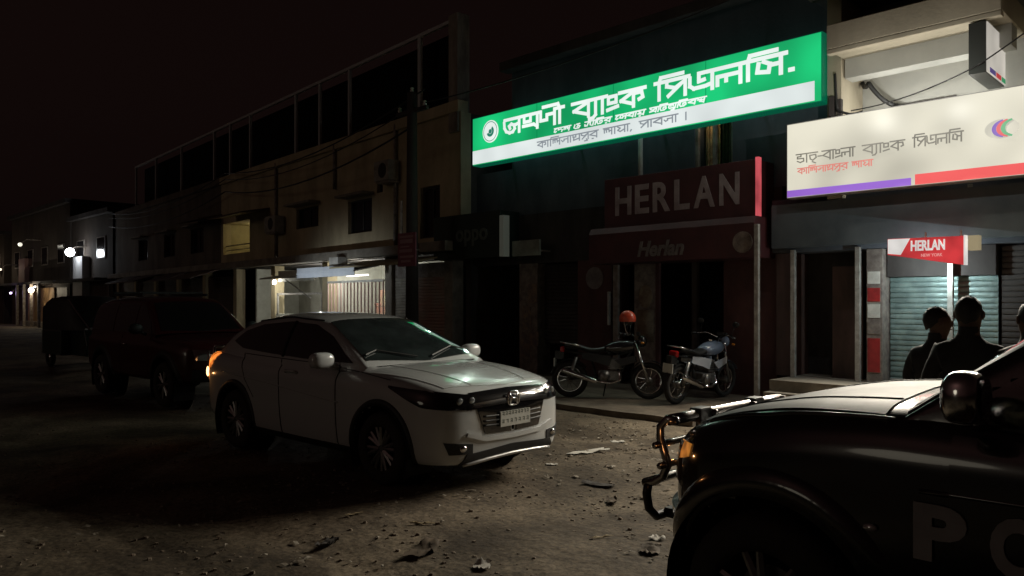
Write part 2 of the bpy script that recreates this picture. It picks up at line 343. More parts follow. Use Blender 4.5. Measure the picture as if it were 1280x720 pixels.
MB().box(-13.75, -13.62, 12.36, 14.0, .086, 2.48).box(-5.72, -5.70, 12.36, 14.0, .086, 2.48).box(-13.62, -5.72, 12.36, 14.0, 2.46, 2.479).build('inner_wall', M_black, B)
for x0, x1 in ((-9.00, -8.88), (-8.02, -7.94)): MB().box(x0, x1, 11.75, 11.82, .086, 2.40).build('door_frame', M_steel if x0 < -8.5 else M_redw, B, bevel=.006)
pp = MB().box(-8.60, -8.06, 11.90, 11.95, .086, 2.40).build('poster_panel', M_wood, B)
MB().ball((-8.34, 11.895, 1.75), .16, .01, .22).box(-8.52, -8.16, 11.886, 11.899, .9, 1.5).build('print', mat('poster_print', (.16, .10, .07), (.30, .25, .17), 6, .7), pp, True)
MB().box(-7.35, -7.25, 11.9, 12.0, .086, 2.45).build('door_frame', M_dark, B)
corrugated('shutter', M_dark, B, -11.18, -9.92, 12.2, .75, 2.47)
for x0, z0, h in ((-11.62, 1.05, .5), (-11.45, 1.62, .42), (-11.66, .45, .38), (-11.40, .7, .3)):
    box('poster', mat('poster_'+str(h), (.34, .20+.1*h, .16), (.12, .10, .11), 8, .75), B, x0, x0+.26, 11.938, 11.948, z0, z0+h)
MB().lathe([(0, -.012), (.22, -.012), (.22, .0)], (-9.48, 11.796, 2.12), 'y', 28).build('round_mark', mat('faded_grey_print', (.24, .22, .21), (.15, .13, .13), 7, .8), B)
MB().box(-9.10, -9.06, 11.70, 11.79, 1.2, 1.85).build('door_handle', M_gal, B, bevel=.01)

# ------------------------------------------------------------------ building C (long tan building running off left)
C = thing('market_building', 'long tan two storey market building with an open steel frame on its roof', 'building', (-13.6, 11.6, 0), R(-3.85), world=False)
def hole_wall(L0, L1, z0, z1, holes, y0=0, y1=.3):
    """wall in local frame (x = -L) with rectangular openings (La, Lb, za, zb)"""
    mb = MB(); cuts = sorted({L0, L1, *[h[0] for h in holes], *[h[1] for h in holes]})
    for a, b in zip(cuts, cuts[1:]):
        hs = sorted([h for h in holes if h[0] <= a+1e-6 and h[1] >= b-1e-6], key=lambda h: h[2]); z = z0
        for h in hs:
            if h[2] > z: mb.box(-b, -a, y0, y1, z, h[2])
            z = h[3]
        if z < z1: mb.box(-b, -a, y0, y1, z, z1)
    return mb
holes = [(3.6, 4.9, 3.55, 4.48), (6.7, 8.2, 3.92, 4.55), (3.05, 3.35, 4.55, 4.85), (.47, 1.31, 3.2, 4.46), (11.9, 14.4, 3.4, 4.55), (16.5, 18.0, 3.6, 4.6), (20.0, 21.5, 3.6, 4.6), (24, 25.5, 3.6, 4.6)]
M_dkbrown = mat('dark_brown_plaster', (.16, .125, .085), (.08, .06, .042), 1.0, .9, bump=.3, bsc=18, streak=.4)  # darker brown plaster for the left stretch of the wall
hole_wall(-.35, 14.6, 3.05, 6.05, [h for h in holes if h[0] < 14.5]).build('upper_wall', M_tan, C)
hole_wall(14.602, 29.5, 3.05, 6.05, [h for h in holes if h[0] > 14.5]).build('upper_wall', M_dkbrown, C)
MB().box(-14.6, .35, -.08, .22, 6.051, 6.32).build('parapet', M_tan, C, bevel=.02)
MB().box(-29.5, -14.602, -.08, .22, 6.051, 6.32).build('parapet', M_dkbrown, C, bevel=.02)
for L, z0 in ((2.35, 3.05), (9.6, 3.05), (5.6, 4.9)):
    MB().tube([(-L, -.06, z0), (-L, -.06, 6.2)], .045, 10).build('drain_pipe', M_steel, C, True)
for L, w_, z in ((9.0, .8, 3.9), (2.2, .7, 4.75)):
    ac = MB().box(-L-w_, -L, -.36, -.04, z, z+.52).build('air_conditioner', mat('old_white_tin', (.40, .38, .33), (.26, .24, .20), 5, .6), C, bevel=.015)
    MB().lathe([(0, 0), (.19, 0), (.2, .012)], (-L-w_*.42, -.365, z+.26), 'y', 24).build('fan_grille', M_dark, ac)
    MB().box(-L-w_+.05, -L-.05, -.33, -.002, z-.05, z-.003).build('bracket', M_steel, ac)
MB().box(-29.5, .35, -.45, .0, 2.82, 3.049).build('sunshade_slab', M_conc, C, bevel=.02)
MB().box(-29.5, .35, 5.0, 5.2, 0, 6.3).box(-29.5, .35, .3, 5.0, 5.9, 6.04).box(-29.7, -29.5, 0, 5.2, 0, 6.3).box(.15, .35, .3, 5.0, 0, 5.9).box(-29.5, .15, .3, 5.0, 2.83, 3.04).build('back_shell', M_dark, C)
for (a, b, z0, z1) in holes:
    if a == 11.9: continue
    w = MB().box(-b, -b+.05, .10, .18, z0, z1).box(-a-.05, -a, .10, .18, z0, z1).box(-b+.05, -a-.05, .10, .18, z1-.05, z1).box(-b+.05, -a-.05, .10, .18, z0, z0+.05)
    if b-a > .6: w.box(-(a+b)/2-.02, -(a+b)/2+.02, .11, .17, z0+.05, z1-.05)
    w = w.build('window', M_dark, C)
    box('pane', mat('dark_pane', (.012, .012, .013), rough=.15), w, -b+.03, -a-.03, .135, .145, z0+.03, z1-.03)
    if a > 3.4: MB().box(-b-.12, -a+.12, -.38, 0, z1+.06, z1+.13).build('window_shade', M_conc, C, bevel=.01)
# recessed lit balcony
MB().box(-14.4, -10.9, .305, 1.6, 3.30, 3.40).box(-14.4, -10.9, 1.6, 1.7, 3.4, 4.55).box(-14.5, -14.4, .3, 1.7, 3.4, 4.55).box(-10.9, -10.8, .3, 1.7, 3.4, 4.55).box(-14.4, -10.9, .3, 1.7, 4.55, 4.65).build('balcony', mat('ochre_plaster', (.42, .36, .20), (.30, .25, .14), 2, .9), C)
MB().box(-13.15, -12.5, 1.52, 1.59, 3.41, 4.42).build('balcony_door', M_brown, C)
MB().tube([(-14.4, .12, 3.72), (-10.9, .12, 3.72)], .02).tube([(-14.4, .12, 3.55), (-10.9, .12, 3.55)], .015).build('balcony_rail', M_steel, C)
bl = MB().ball((-13.3, 1.0, 4.47), .05, .05, .06).build('balcony_bulb', mat('warm_bulb', (1, .8, .5), emit=(1, .85, .5), es=2.5), C, True)
point('balcony_light', (-13.3, 1.0, 4.35), 9, (1, .88, .52), C)
# roof frame
frame = MB().box(-26, .02, -.04, .04, 8.18, 8.26).build('roof_rail', mat('pale_post', (.5, .5, .5)), C)
for i, L in enumerate((1.31, 4.81, 6.6, 8.22, 11.83, 13.69, 15.32, 19.15, 22.7, 25.9)):
    w = .055 if L < 2 else .045
    MB().box(-L-w, -L+w, -.035, .045, 6.321, 8.179).build('roof_post', mat('pale_post', (.60, .55, .50), (.42, .36, .32), 3, .6), C)
MB().box(-.05, .30, -.06, .3, 5.6, 8.35).build('corner_column', mat('pale_column', (.40, .36, .30), (.16, .13, .11), 2.2, .85, streak=.3), C, bevel=.015)
MB().box(-26, -.05, .42, .5, 6.05, 8.17).build('roof_bay_sheet', mat('bay_black', (.006, .006, .006), rough=.95, spec=.1), C)  # darkness of the bays put in as an added near-black sheet
# ground floor shop fronts of C
for L in (.1, 2.75, 6.25, 9.9, 13.2, 16.4, 19.6, 22.8, 26.0, 29.2): MB().box(-L-.16, -L+.16, -.02, .3, 0, 2.819).build('pillar', M_tan if L > 3 else M_conc, C)
corrugated('shutter', mat('pale_shutter', (.42, .40, .34), (.28, .26, .21), 5, .5), C, -2.58, -1.75, .1, .02, 2.25)
corrugated('shutter', mat('rust_red_shutter', (.34, .15, .11), (.30, .24, .19), 1.5, .55), C, -1.6, -.28, .1, .02, 2.25)
box('shutter_box', M_steel, C, -2.58, -.28, .08, .3, 2.25, 2.6)
for a in (13.36, 16.56, 19.76, 22.96, 26.16): corrugated('shutter', M_brown, C, -a-2.85, -a, .1, .02, 2.6)
# lit kiosk bay (L 2.9 .. 9.7)
M_kw = mat('kiosk_wall', (.60, .60, .52), (.46, .45, .38), 3, .8)
MB().box(-12.0, -2.92, 1.9, 2.0, .02, 2.8).box(-6.3, -6.2, .3, 1.9, .02, 2.8).box(-12.1, -12.0, .3, 1.9, .02, 2.8).build('kiosk_wall', M_kw, C)
MB().box(-9.7, -6.42, .0, .12, .02, 1.25).build('counter', M_kw, C, bevel=.01)
MB().box(-9.6, -9.54, -.02, .03, 1.25, 1.86).box(-6.5, -6.44, -.02, .03, 1.25, 1.86).box(-9.6, -6.44, -.02, .03, 1.86, 1.92).build('counter_frame', M_gal, C)
gr = MB().box(-6.06, -2.95, -.05, .0, 2.18, 2.24).build('grille', M_white, C)
MB().box(-6.06, -2.95, -.05, 0, .1, .16).build('bottom_rail', M_white, gr)
for i in range(17):
    L = 2.98+i*3.05/16; MB().box(-L-.014, -L+.014, -.043, -.012, .16, 2.18).build('bar', mat('pink_white_bars', (.62, .46, .40), (.50, .30, .26), 4, .5), gr)
MB().prism([(-.9, 2.42), (.0, 2.62), (.0, 2.66), (-.9, 2.46)], 'x', -6.3, -3.0).build('kiosk_canopy', mat('pale_blue_sheet', (.72, .76, .80), (.60, .65, .72), 3, .5), C)
MB().box(-6.3, -3.0, -.88, -.86, 2.32, 2.60).build('canopy_fascia', mat('pale_blue_sheet', (.5, .5, .5)), C)
MB().prism([(-1.0, 2.52), (.0, 2.72), (.0, 2.76), (-1.0, 2.56)], 'x', -4.1, -.2).build('tan_canopy', mat('tan_sheet', (.46, .40, .25), (.30, .25, .16), 3, .7), C)
MB().box(-4.7, -4.2, -.7, -.4, 2.6, 2.86).build('junction_box', M_white, C, bevel=.01)
MB().prism([(-.55, 2.36), (.0, 2.46), (.0, 2.50), (-.55, 2.40)], 'x', -9.75, -6.4).build('kiosk_canopy', M_kw, C)
bl = MB().ball((-9.15, -.3, 2.27), .06, .06, .08).build('bulb', mat('white_bulb', (1, 1, 1), emit=(1, .97, .88), es=9), C, True)
point('bulb_light', (-9.15, -.42, 2.24), 30, (1, .98, .90), C)
tb = MB().tube([(-5.6, .35, 2.40), (-4.4, .35, 2.40)], .022).build('tube_lamp', mat('tube_lamp', (1, 1, 1), emit=(1, .97, .86), es=3), C, True)
point('tube_light', (-5.0, .55, 2.3), 56, (1, 1, .92), C); point('bay_fill', (-8.0, .7, 2.2), 40, (1, 1, .92), C)  # second point added without a fixture to lift the left bay
MB().box(-9.0, -6.5, -.24, -.2, 2.28, 2.62).build('fascia', M_kw, C)
for q in (-5.8, -4.6, -3.4): spot('added_fascia_spot', (q, -2.1, 2.2), 26, (.86, .94, 1), C, (0, 1, .02), 100)  # unseen spots added out front to brighten the kiosk fascia
MB().box(-5.9, -3.2, 1.5, 1.89, .02, 1.5).box(-5.9, -4.8, 1.45, 1.89, 1.52, 1.6).box(-5.7, -5.2, 1.5, 1.85, 1.6, 2.0).build('kiosk_shelf', mat('green_goods', (.34, .42, .26), (.50, .20, .16), 2.5, .7), C)
MB().tube([(-7.9, -.5, 2.33), (-6.5, -.35, 1.75)], .022, 6).build('canopy_strut', M_gal, C)
# dark awnings further left
for L, w, d in ((13.4, 2.6, 1.1), (17.0, 2.4, .9), (20.2, 2.6, 1.2), (23.5, 2.2, 1.0)):
    MB().prism([(-.45-d, 2.45), (-.45, 2.8), (-.45, 2.84), (-.45-d, 2.49)], 'x', -L-w, -L).build('awning', M_brown, C)
for L0, L1, z, d in ((10.2, 13.2, 4.75, 1.0), (14.5, 17.2, 4.9, .9)):
    MB().prism([(-d, z-.2), (0, z), (0, z+.05), (-d, z-.15)], 'x', -L1, -L0).build('window_awning', M_brown, C)

# ------------------------------------------------------------------ far buildings on the left
def far_building(x0, x1, y, h, m, label, floors=2, door=None, group='far buildings up the street'):
    b = thing('street_building', label, 'building', ((x0+x1)/2, y, 0), group=group)
    MB().box(x0, x1, y, y+8, 0, h).build('wall', m, b)
    MB().box(x0-.1, x1+.1, y-.3, y+8.1, h, h+.25).build('roof_slab', M_dark, b)
    n = max(2, int((x1-x0)/3)); st = (x1-x0)/n
    for fl in range(1, floors):
        z = fl*3.1+.9
        for i in range(n):
            w = box('window', M_steel, b, x0+st*(i+.3), x0+st*(i+.7), y-.05, y-.002, z, z+1.2)
            box('pane', mat('dark_pane', (.01, .01, .01)), w, x0+st*(i+.33), x0+st*(i+.67), y-.06, y-.052, z+.06, z+1.14)
    MB().box(x0, x1, y-.9, y-.002, 2.75, 2.9).build('sunshade', M_dark, b)
    for i in range(n):
        if door and i in door: continue
        box('shutter', M_brown, b, x0+st*(i+.12), x0+st*(i+.88), y-.04, y-.002, 0, 2.5)
    return b
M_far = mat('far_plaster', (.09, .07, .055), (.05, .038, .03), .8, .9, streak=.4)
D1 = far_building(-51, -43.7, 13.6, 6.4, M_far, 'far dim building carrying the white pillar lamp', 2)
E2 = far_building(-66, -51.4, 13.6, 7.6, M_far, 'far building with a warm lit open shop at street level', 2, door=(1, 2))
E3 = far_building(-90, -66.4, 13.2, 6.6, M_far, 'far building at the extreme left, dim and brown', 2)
box('lamp_pillar', mat('white_pillar', (.62, .62, .62)), D1, -49.3, -47.6, 13.2, 13.597, 1.9, 4.2)
MB().box(-60.6, -54.2, 13.0, 13.597, .0, .3).build('shop_step', M_conc, E2)
MB().box(-60.6, -54.2, 13.45, 13.597, .301, 2.5).build('shop_interior', mat('ochre_shop', (.45, .28, .12), (.25, .14, .06), 1.2, .8), E2)
for x in (-60.0, -58.2, -56.3, -54.5): box('shop_post', M_steel, E2, x-.1, x+.1, 12.6, 12.75, 0, 2.75)
MB().box(-62.5, -60.9, 13.3, 13.597, 2.9, 4.6).build('balcony_panel', mat('pink_panel', (.40, .22, .20)), E2)
# ================================================================== SIGNS
M_green = mat('green_face', (.0, .02, .01), rough=.35, emit=(.008, .43, .14), es=1.0, evar=.42, evsc=.8)
M_gband = mat('white_band', (.03, .03, .03), rough=.4, emit=(.72, .78, .77), es=1.0, evar=.10)
M_glet = mat('white_letters', (.03, .03, .03), rough=.4, emit=(.84, .92, .88), es=1.0, evar=.10)
M_gtxt = mat('grey_letters', (.10, .12, .12), rough=.5, emit=(.24, .27, .30), es=1.0)
M_gedge = mat('green_edge', (.0, .12, .06), rough=.4, emit=(.0, .07, .035), es=1)
g = thing('bank_sign', 'long green lit bank sign with white lettering above the middle shops', 'sign', (-8.64, 11.42, 4.66))
MB().box(-12.53, -4.75, 11.302, 11.55, 4.65, 5.70).build('sign_box', M_gedge, g)
MB().box(-12.515, -4.765, 11.290, 11.3015, 4.665, 5.685).build('face', M_green, g)
MB().box(-12.515, -4.86, 11.284, 11.2895, 4.68, 4.975).build('white_band', M_gband, g)
ring = MB().lathe([(0, -.010), (.24, -.010), (.24, .004)], (-11.94, 11.286, 5.33), 'y', 40).build('logo_disc', M_glet, g)
M_gdk = mat('logo_green', (.0, .1, .06), rough=.5, emit=(.02, .20, .13), es=1)
mb = MB()
for r0, r1, a0, a1, e in ((.20, .215, 0, 360, 0), (.055, .115, 200, 420, .0005), (.0, .05, 0, 360, .001)):
    pts = [(r0, r1, R(a0+(a1-a0)*i/30)) for i in range(31)]
    mb.grid([[(-11.94+r0*math.cos(a), 11.2745-e, 5.33+r0*math.sin(a)) for r0, r1, a in pts], [(-11.94+r1*math.cos(a), 11.2745-e, 5.33+r1*math.sin(a)) for r0, r1, a in pts]])
mb.build('logo_mark', M_gdk, ring)
yy = 11.289
bengali(['অ', 'গ্র', 'ণ', 'ী'], M_glet, 'lettering', g, -11.50, -9.86, yy, 5.195, .295, .064)
bengali(['ব', '্য', 'া', 'ং', 'ক'], M_glet, 'lettering', g, -9.62, -7.93, yy, 5.195, .295, .064)
bengali(['ি', 'প', 'এ', 'ল', 'ি', 'স', '.'], M_glet, 'lettering', g, -7.70, -5.10, yy, 5.205, .295, .064)
bengali(['ে', 'দ', 'শ', ' ', 'ও', ' ', 'জ', 'া', 'ি', 'ত', 'র', ' ', 'ে', 'স', 'ব', 'া', 'য়', ' ', 'প্র', 'ি', 'ত', 'শ্র', 'ু', 'ি', 'ত', 'ব', 'দ্ধ'], M_glet, 'slogan', g, -10.12, -6.72, yy, 5.005, .085, .020, shear=.35)
bengali(['ক', 'া', 'ি', 'শ', 'ন', 'া', 'থ', 'প', 'ু', 'র', ' ', 'শ', 'া', 'খ', 'া', ',', ' ', 'প', 'া', 'ব', 'ন', 'া', ' ', '।'], M_gtxt, 'branch_line', g, -10.55, -7.02, 11.283, 4.765, .125, .022)
for x in (-11.6, -9.9, -8.2, -6.5, -5.2): spot('added_sign_spot', (x, 11.22, 5.15), 34, (.84, 1, .88), g, (.25, -1, -.95), 135)  # unseen spots added at the face to carry the sign's light streetward
for i in range(8): point('added_back_fill', (-12.1+i*1.0, 11.74, 5.2), 1.1, (.70, .86, 1), g)  # unseen points added behind the sign to light the wall around it
for x in (-10.57, -8.63, -6.70): MB().box(x-.004, x+.004, 11.2825, 11.2895, 4.976, 5.684).build('face_seam', mat('seam_green', (.0, .02, .01), rough=.5, emit=(.0, .20, .06), es=1), g)
for x in (-12.0, -10.0, -8.0, -6.0):
    for z0, z1 in ((5.5, 5.9), (4.8, 4.8)): MB().tube([(x, 11.55, z0), (x, 12.0, z1)], .025, 6).build('bracket', M_steel, g)

M_cream = mat('cream_face', (.04, .04, .035), rough=.4, emit=(.72, .685, .56), es=1.0, evar=.36, evsc=.95)
w = thing('bank_sign', 'cream lit bank sign with purple and red base stripe under the balcony', 'sign', (-3, 11.42, 3.25))
MB().box(-5.30, -1.0, 11.302, 11.50, 3.245, 4.39).build('sign_box', mat('sign_tin', (.35, .34, .32), rough=.5), w)
MB().box(-5.285, -1.01, 11.290, 11.3015, 3.26, 4.375).build('face', M_cream, w)
MB().box(-5.285, -3.515, 11.285, 11.2895, 3.262, 3.365).build('purple_stripe', mat('purple_stripe', (.1, .05, .2), emit=(.27, .115, .56), es=1), w)
MB().box(-3.465, -1.01, 11.285, 11.2895, 3.262, 3.405).build('red_stripe', mat('red_stripe', (.2, .02, .02), emit=(.80, .11, .11), es=1), w)
M_dk = mat('dark_letters', (.05, .05, .05), rough=.5, emit=(.17, .16, .13), es=1)
bengali(['ড', 'া', 'চ', '্', '-', 'ব', 'া', 'ং', 'ল', 'া'], M_dk, 'lettering', w, -5.14, -4.27, 11.289, 3.77, .13, .017)
bengali(['ব', '্য', 'া', 'ং', 'ক'], M_dk, 'lettering', w, -4.16, -3.60, 11.289, 3.77, .13, .017)
bengali(['ি', 'প', 'এ', 'ল', 'ি', 'স'], M_dk, 'lettering', w, -3.49, -2.88, 11.289, 3.78, .13, .017)
bengali(['ক', 'া', 'ি', 'শ', 'ন', 'া', 'থ', 'প', 'ু', 'র', ' ', 'শ', 'া', 'খ', 'া'], mat('red_letters', (.1, .02, .02), emit=(.66, .22, .18), es=1), 'branch_line', w, -5.12, -4.02, 11.289, 3.60, .085, .014)
lg = MB().lathe([(0, -.004), (1, -.004), (1, .002)], (0, 0, 0), 'y', 40)
lg.v = [(-2.44+p[0]*.19, 11.286+p[1], 3.87+p[2]*.125) for p in lg.v]; lg = lg.build('logo_disc', mat('logo_grey', (.2, .2, .19), emit=(.52, .50, .42), es=1), w)
for i, (dx, c) in enumerate(((0, (.22, .12, .50)), (.05, (.75, .10, .12)), (.10, (.10, .42, .20)))):
    rows = [[], []]
    for j in range(21):
        a = R(100+160*j/20); 
        for k, r in enumerate((1.0, .80 - .12*math.sin(math.pi*j/20))): rows[k].append((-2.40+dx+.13*r*math.cos(a)*1.15, 11.278-i*.0006, 3.87+.115*r*math.sin(a)))
    MB().grid(rows).build('logo_arc', mat('arc%d' % i, (.05, .05, .05), emit=c, es=1), lg)
for i in range(10): spot('added_sign_spot', (-5.1+i*.42, 11.20, 3.5 if i % 2 else 4.2), 265, (1, .90, .74), w, (.40, -1, -.75), 140)  # unseen spots added before the face, throwing its light onto the street
for x, y, z, pw in ((-4.1, 10.5, 4.35, 17), (-3.1, 10.5, 4.35, 17), (-3.9, 11.66, 4.42, 13), (-3.0, 11.66, 4.42, 13)): point('added_slab_fill', (x, y, z), pw, (1, .98, .90), w)  # unseen points added to brighten the slab front and soffit
MB().tube([(-2.87, 11.58, 2.4), (-2.87, 11.58, 3.24)], .03).build('support_post', M_gal, w)

b = thing('blade_sign', 'white projecting box sign with red and green stripes under balcony edge', 'sign', (-2.47, 11.4, 4.53))
MB().box(-2.72, -2.53, 10.9, 11.85, 4.53, 5.18).build('sign_box', mat('dark_tin', (.05, .055, .05), rough=.4), b, bevel=.006)
M_bl = mat('blade_face', (.4, .4, .38), rough=.5, emit=(.50, .47, .42), es=.9, evar=.2, evsc=2)
MB().box(-2.5295, -2.518, 10.93, 11.84, 4.545, 5.17).build('face', M_bl, b)
for y0, y1, c in ((11.05, 11.32, (.10, .07, .25)), (11.36, 11.60, (.60, .05, .06)), (11.64, 11.82, (.04, .32, .14))):
    MB().box(-2.5175, -2.513, y0, y1, 4.56, 4.62).build('stripe', mat('bl%.2f' % y0, c, emit=c, es=.6), b)

# HERLAN shop sign and canopy
h = thing('shop_sign', 'dark maroon HERLAN sign board over the motorcycles', 'sign', (-7.3, 11.4, 2.98))
M_mar2 = mat('maroon_board', (.085, .022, .024), (.055, .016, .018), 2, .5)
MB().box(-8.88, -5.82, 11.34, 11.95, 3.02, 3.94).build('board', M_mar2, h, bevel=.01)
M_hl = mat('faded_letters', (.42, .36, .36), (.27, .22, .22), 4, .6)
xs_ = -8.62
for ch, wd_ in (('H', .36), ('E', .30), ('R', .36), ('L', .30), ('A', .40), ('N', .36)):
    latin(ch, .72, M_hl, 'letter', h, (xs_, 11.333, 3.26), bold=.018, width=wd_); xs_ += wd_+.085
MB().box(-5.818, -5.765, 11.30, 11.40, 2.98, 3.96).build('lit_edge', mat('red_lit_edge', (.3, .02, .02), emit=(.46, .07, .085), es=1.0, evar=.6, evsc=2.5), h)
aw = thing('shop_canopy', 'maroon shop canopy with faded script, under the HERLAN board', 'canopy', (-7.3, 11.2, 2.36))
MB().prism([(11.10, 2.36), (11.10, 2.90), (11.16, 3.01), (11.93, 3.01), (11.93, 2.36)], 'x', -9.06, -5.735).build('cover', M_mar2, aw)
latin('Herlan', .36, mat('faded_grey_letters', (.24, .23, .22), (.14, .13, .13), 6, .7), 'lettering', aw, (-7.95, 11.092, 2.46), bold=.012, shear=.25, width=.95)
MB().lathe([(0, -.01), (.17, -.01), (.17, .0)], (-5.93, 11.099, 2.60), 'y', 24).build('round_mark', M_wood, aw)
pst = MB().box(-5.70, -5.63, 11.02, 11.09, .086, 2.86).build('canopy_post', M_gal, aw, bevel=.006)
s = thing('shop_sign', 'dark slate coloured board beneath the cream bank sign', 'sign', (-3.4, 11.5, 2.5))
MB().box(-5.62, 1.0, 11.45, 11.6, 2.50, 3.18).build('board', mat('slate_board', (.10, .12, .13), (.06, .075, .085), 1.4, .6), s)
# small lit red HERLAN sign
s = thing('lit_sign', 'small tapered lit red and white HERLAN sign above the teal shutter', 'sign', (-3.3, 11.33, 2.2))
MB().prism([(-3.79, 2.31), (-3.79, 2.53), (-2.85, 2.52), (-2.85, 2.14)], 'y', 11.20, 11.30).build('sign_box', mat('sign_red', (.2, .01, .01), rough=.4, emit=(.50, .035, .04), es=1, evar=.25, evsc=4), s)
M_sw = mat('sign_white', (.4, .4, .4), emit=(.62, .60, .58), es=1, evar=.15, evsc=4)
MB().prism([(-3.785, 2.325), (-3.785, 2.525), (-3.50, 2.522), (-3.62, 2.302)], 'y', 11.192, 11.1985).build('white_panel', M_sw, s)
latin('HERLAN', .19, M_sw, 'lettering', s, (-3.49, 11.196, 2.355), width=.42, bold=.006)
latin('NEW YORK', .06, mat('sign_pink', (.3, .1, .1), emit=(.62, .30, .28), es=1), 'lettering', s, (-3.36, 11.196, 2.265), width=.26)
MB().box(-2.848, -2.83, 11.19, 11.31, 2.14, 2.53).build('end_cap', M_sw, s)
MB().box(-2.80, -2.68, 11.20, 11.34, 2.33, 2.52).build('lamp_box', mat('lamp_cream', (.4, .36, .26), emit=(.30, .25, .15), es=.8), s)
for x, z0 in ((-3.33, 2.52), (-2.9, 2.515)): MB().box(x, x+.02, 11.24, 11.26, z0, 2.60).build('hanger', M_steel, s)
point('downlight', (-3.3, 11.25, 2.05), 32, (.78, .97, 1), s)
# oppo sign
s = thing('shop_sign', 'very dark green oppo sign board left of the shops', 'sign', (-12.8, 11.4, 2.55))
MB().box(-13.95, -11.72, 11.35, 11.94, 2.62, 3.62).build('board', mat('oppo_board', (.014, .03, .022), rough=.4), s)
latin('oppo', .52, mat('oppo_letters', (.10, .13, .11), rough=.6), 'lettering', s, (-13.15, 11.343, 3.02), width=1.05, bold=.012)
MB().box(-11.70, -11.58, 11.32, 11.5, 2.62, 3.5).build('light_edge', mat('pale_edge', (.40, .43, .38), emit=(.02, .022, .018), es=1), s)
s = thing('shop_sign', 'pale narrow board just right of the oppo board', 'sign', (-11.2, 11.6, 2.6))
MB().box(-11.55, -10.75, 11.55, 11.6, 2.62, 2.95).build('board', mat('pale_board', (.30, .34, .28), (.18, .2, .17), 4, .7), s)
for x in (-11.5, -10.84): MB().box(x, x+.04, 11.6, 11.95, 2.7, 2.74).build('bracket', M_steel, s)

# utility pole with a pink notice
p = thing('utility_pole', 'thick dark utility pole standing before the shutters', 'pole', (-13.55, 10.4, 0))
MB().tube([(-13.55, 10.4, -.1), (-13.55, 10.4, 2.4), (-13.55, 10.4, 6.3)], [.16, .14, .11], 14).build('pole', M_dark, p, True)
MB().box(-14.1, -13.0, 10.36, 10.44, 5.85, 5.93).build('crossarm', M_dark, p)
for x in (-14.0, -13.55, -13.1): MB().lathe([(.0, .0), (.035, .0), (.05, .05), (.03, .07), (.045, .11), (0, .13)], (x, 10.4, 5.93 if x != -13.55 else 6.3), 'z', 10).build('insulator', M_white, p)
s = thing('notice_board', 'small pink printed notice board tied to the utility pole', 'sign', (-13.5, 10.2, 2.45))
MB().box(-13.82, -13.18, 10.21, 10.235, 2.43, 3.17).build('board', mat('pink_board', (.30, .10, .13), (.22, .07, .10), 3, .6), s)
M_pk = mat('pale_print', (.42, .26, .28), rough=.7)
for i, (a, b_, z, hh) in enumerate(((-13.76, -13.26, 3.06, .05), (-13.74, -13.28, 2.94, .09), (-13.72, -13.4, 2.85, .035), (-13.76, -13.3, 2.74, .07), (-13.74, -13.24, 2.62, .05), (-13.7, -13.35, 2.52, .05))):
    MB().box(a, b_, 10.204, 10.2095, z, z+hh).build('print_line', M_pk, s)
MB().tube([(-13.74, 10.25, 2.5), (-13.74, 10.25, 3.9)], .03, 8).build('rod', M_gal, s)
MB().tube([(-13.55+.15*math.cos(2*math.pi*i/16), 10.4+.165*math.sin(2*math.pi*i/16), 2.8) for i in range(16)], .012, 6, True).build('tie', M_gal, s)
s = thing('tube_fitting', 'short white vertical tube fitting left of the pink notice', 'lamp', (-14.4, 10.9, 2.6))
MB().box(-14.55, -14.41, 10.9, 11.0, 2.6, 3.1).build('body', M_white, s, bevel=.01); MB().box(-14.52, -14.44, 11.0, 11.62, 2.8, 2.86).build('arm', M_steel, s)

# far lamps
def far_lamp(x, y, z, power, label, col=(.9, .95, 1), r=.16, es=12):
    t = thing('street_light', label, 'lamp', (x, y, z))
    MB().ball((x, y, z), r, r, r).build('bulb', mat('far_bulb%.1f' % (sum(col)*es), (1, 1, 1), emit=col, es=es), t, True)
    MB().tube([(x, y+.06, z+r*.8), (x, y+.35, z+.35), (x, 13.6, z+.35)], .04, 6).build('arm', M_steel, t)
    point('light', (x, y-.25, z), power, col, t); return t
far_lamp(-48.2, 12.75, 4.42, 5, 'bright white lamp on the far white pillar', (.9, .95, 1), .24, 25)
far_lamp(-56.0, 12.6, 2.35, 45, 'bright warm lamp above the far lit shop', (1, .86, .62))
far_lamp(-55.1, 12.6, 2.55, 6, 'dimmer lamp right of the warm shop lamp', (1, .9, .75), .07, 3)
far_lamp(-57.9, 12.4, 5.35, 2, 'pale hanging lamp high on the far building', (.95, .9, .75), .13, 1.0)
far_lamp(-60.9, 12.5, 2.2, 8, 'small violet lamp left of the far shop', (.7, .5, 1), .07, 6)
far_lamp(-64.0, 12.5, 3.9, 14, 'cream lamp over the extreme left balcony', (1, .82, .6), .09, 1.5)
far_lamp(-67.2, 12.3, 3.9, 14, 'cream lamp cut by the left photo edge', (1, .82, .6), .09, 1.5)

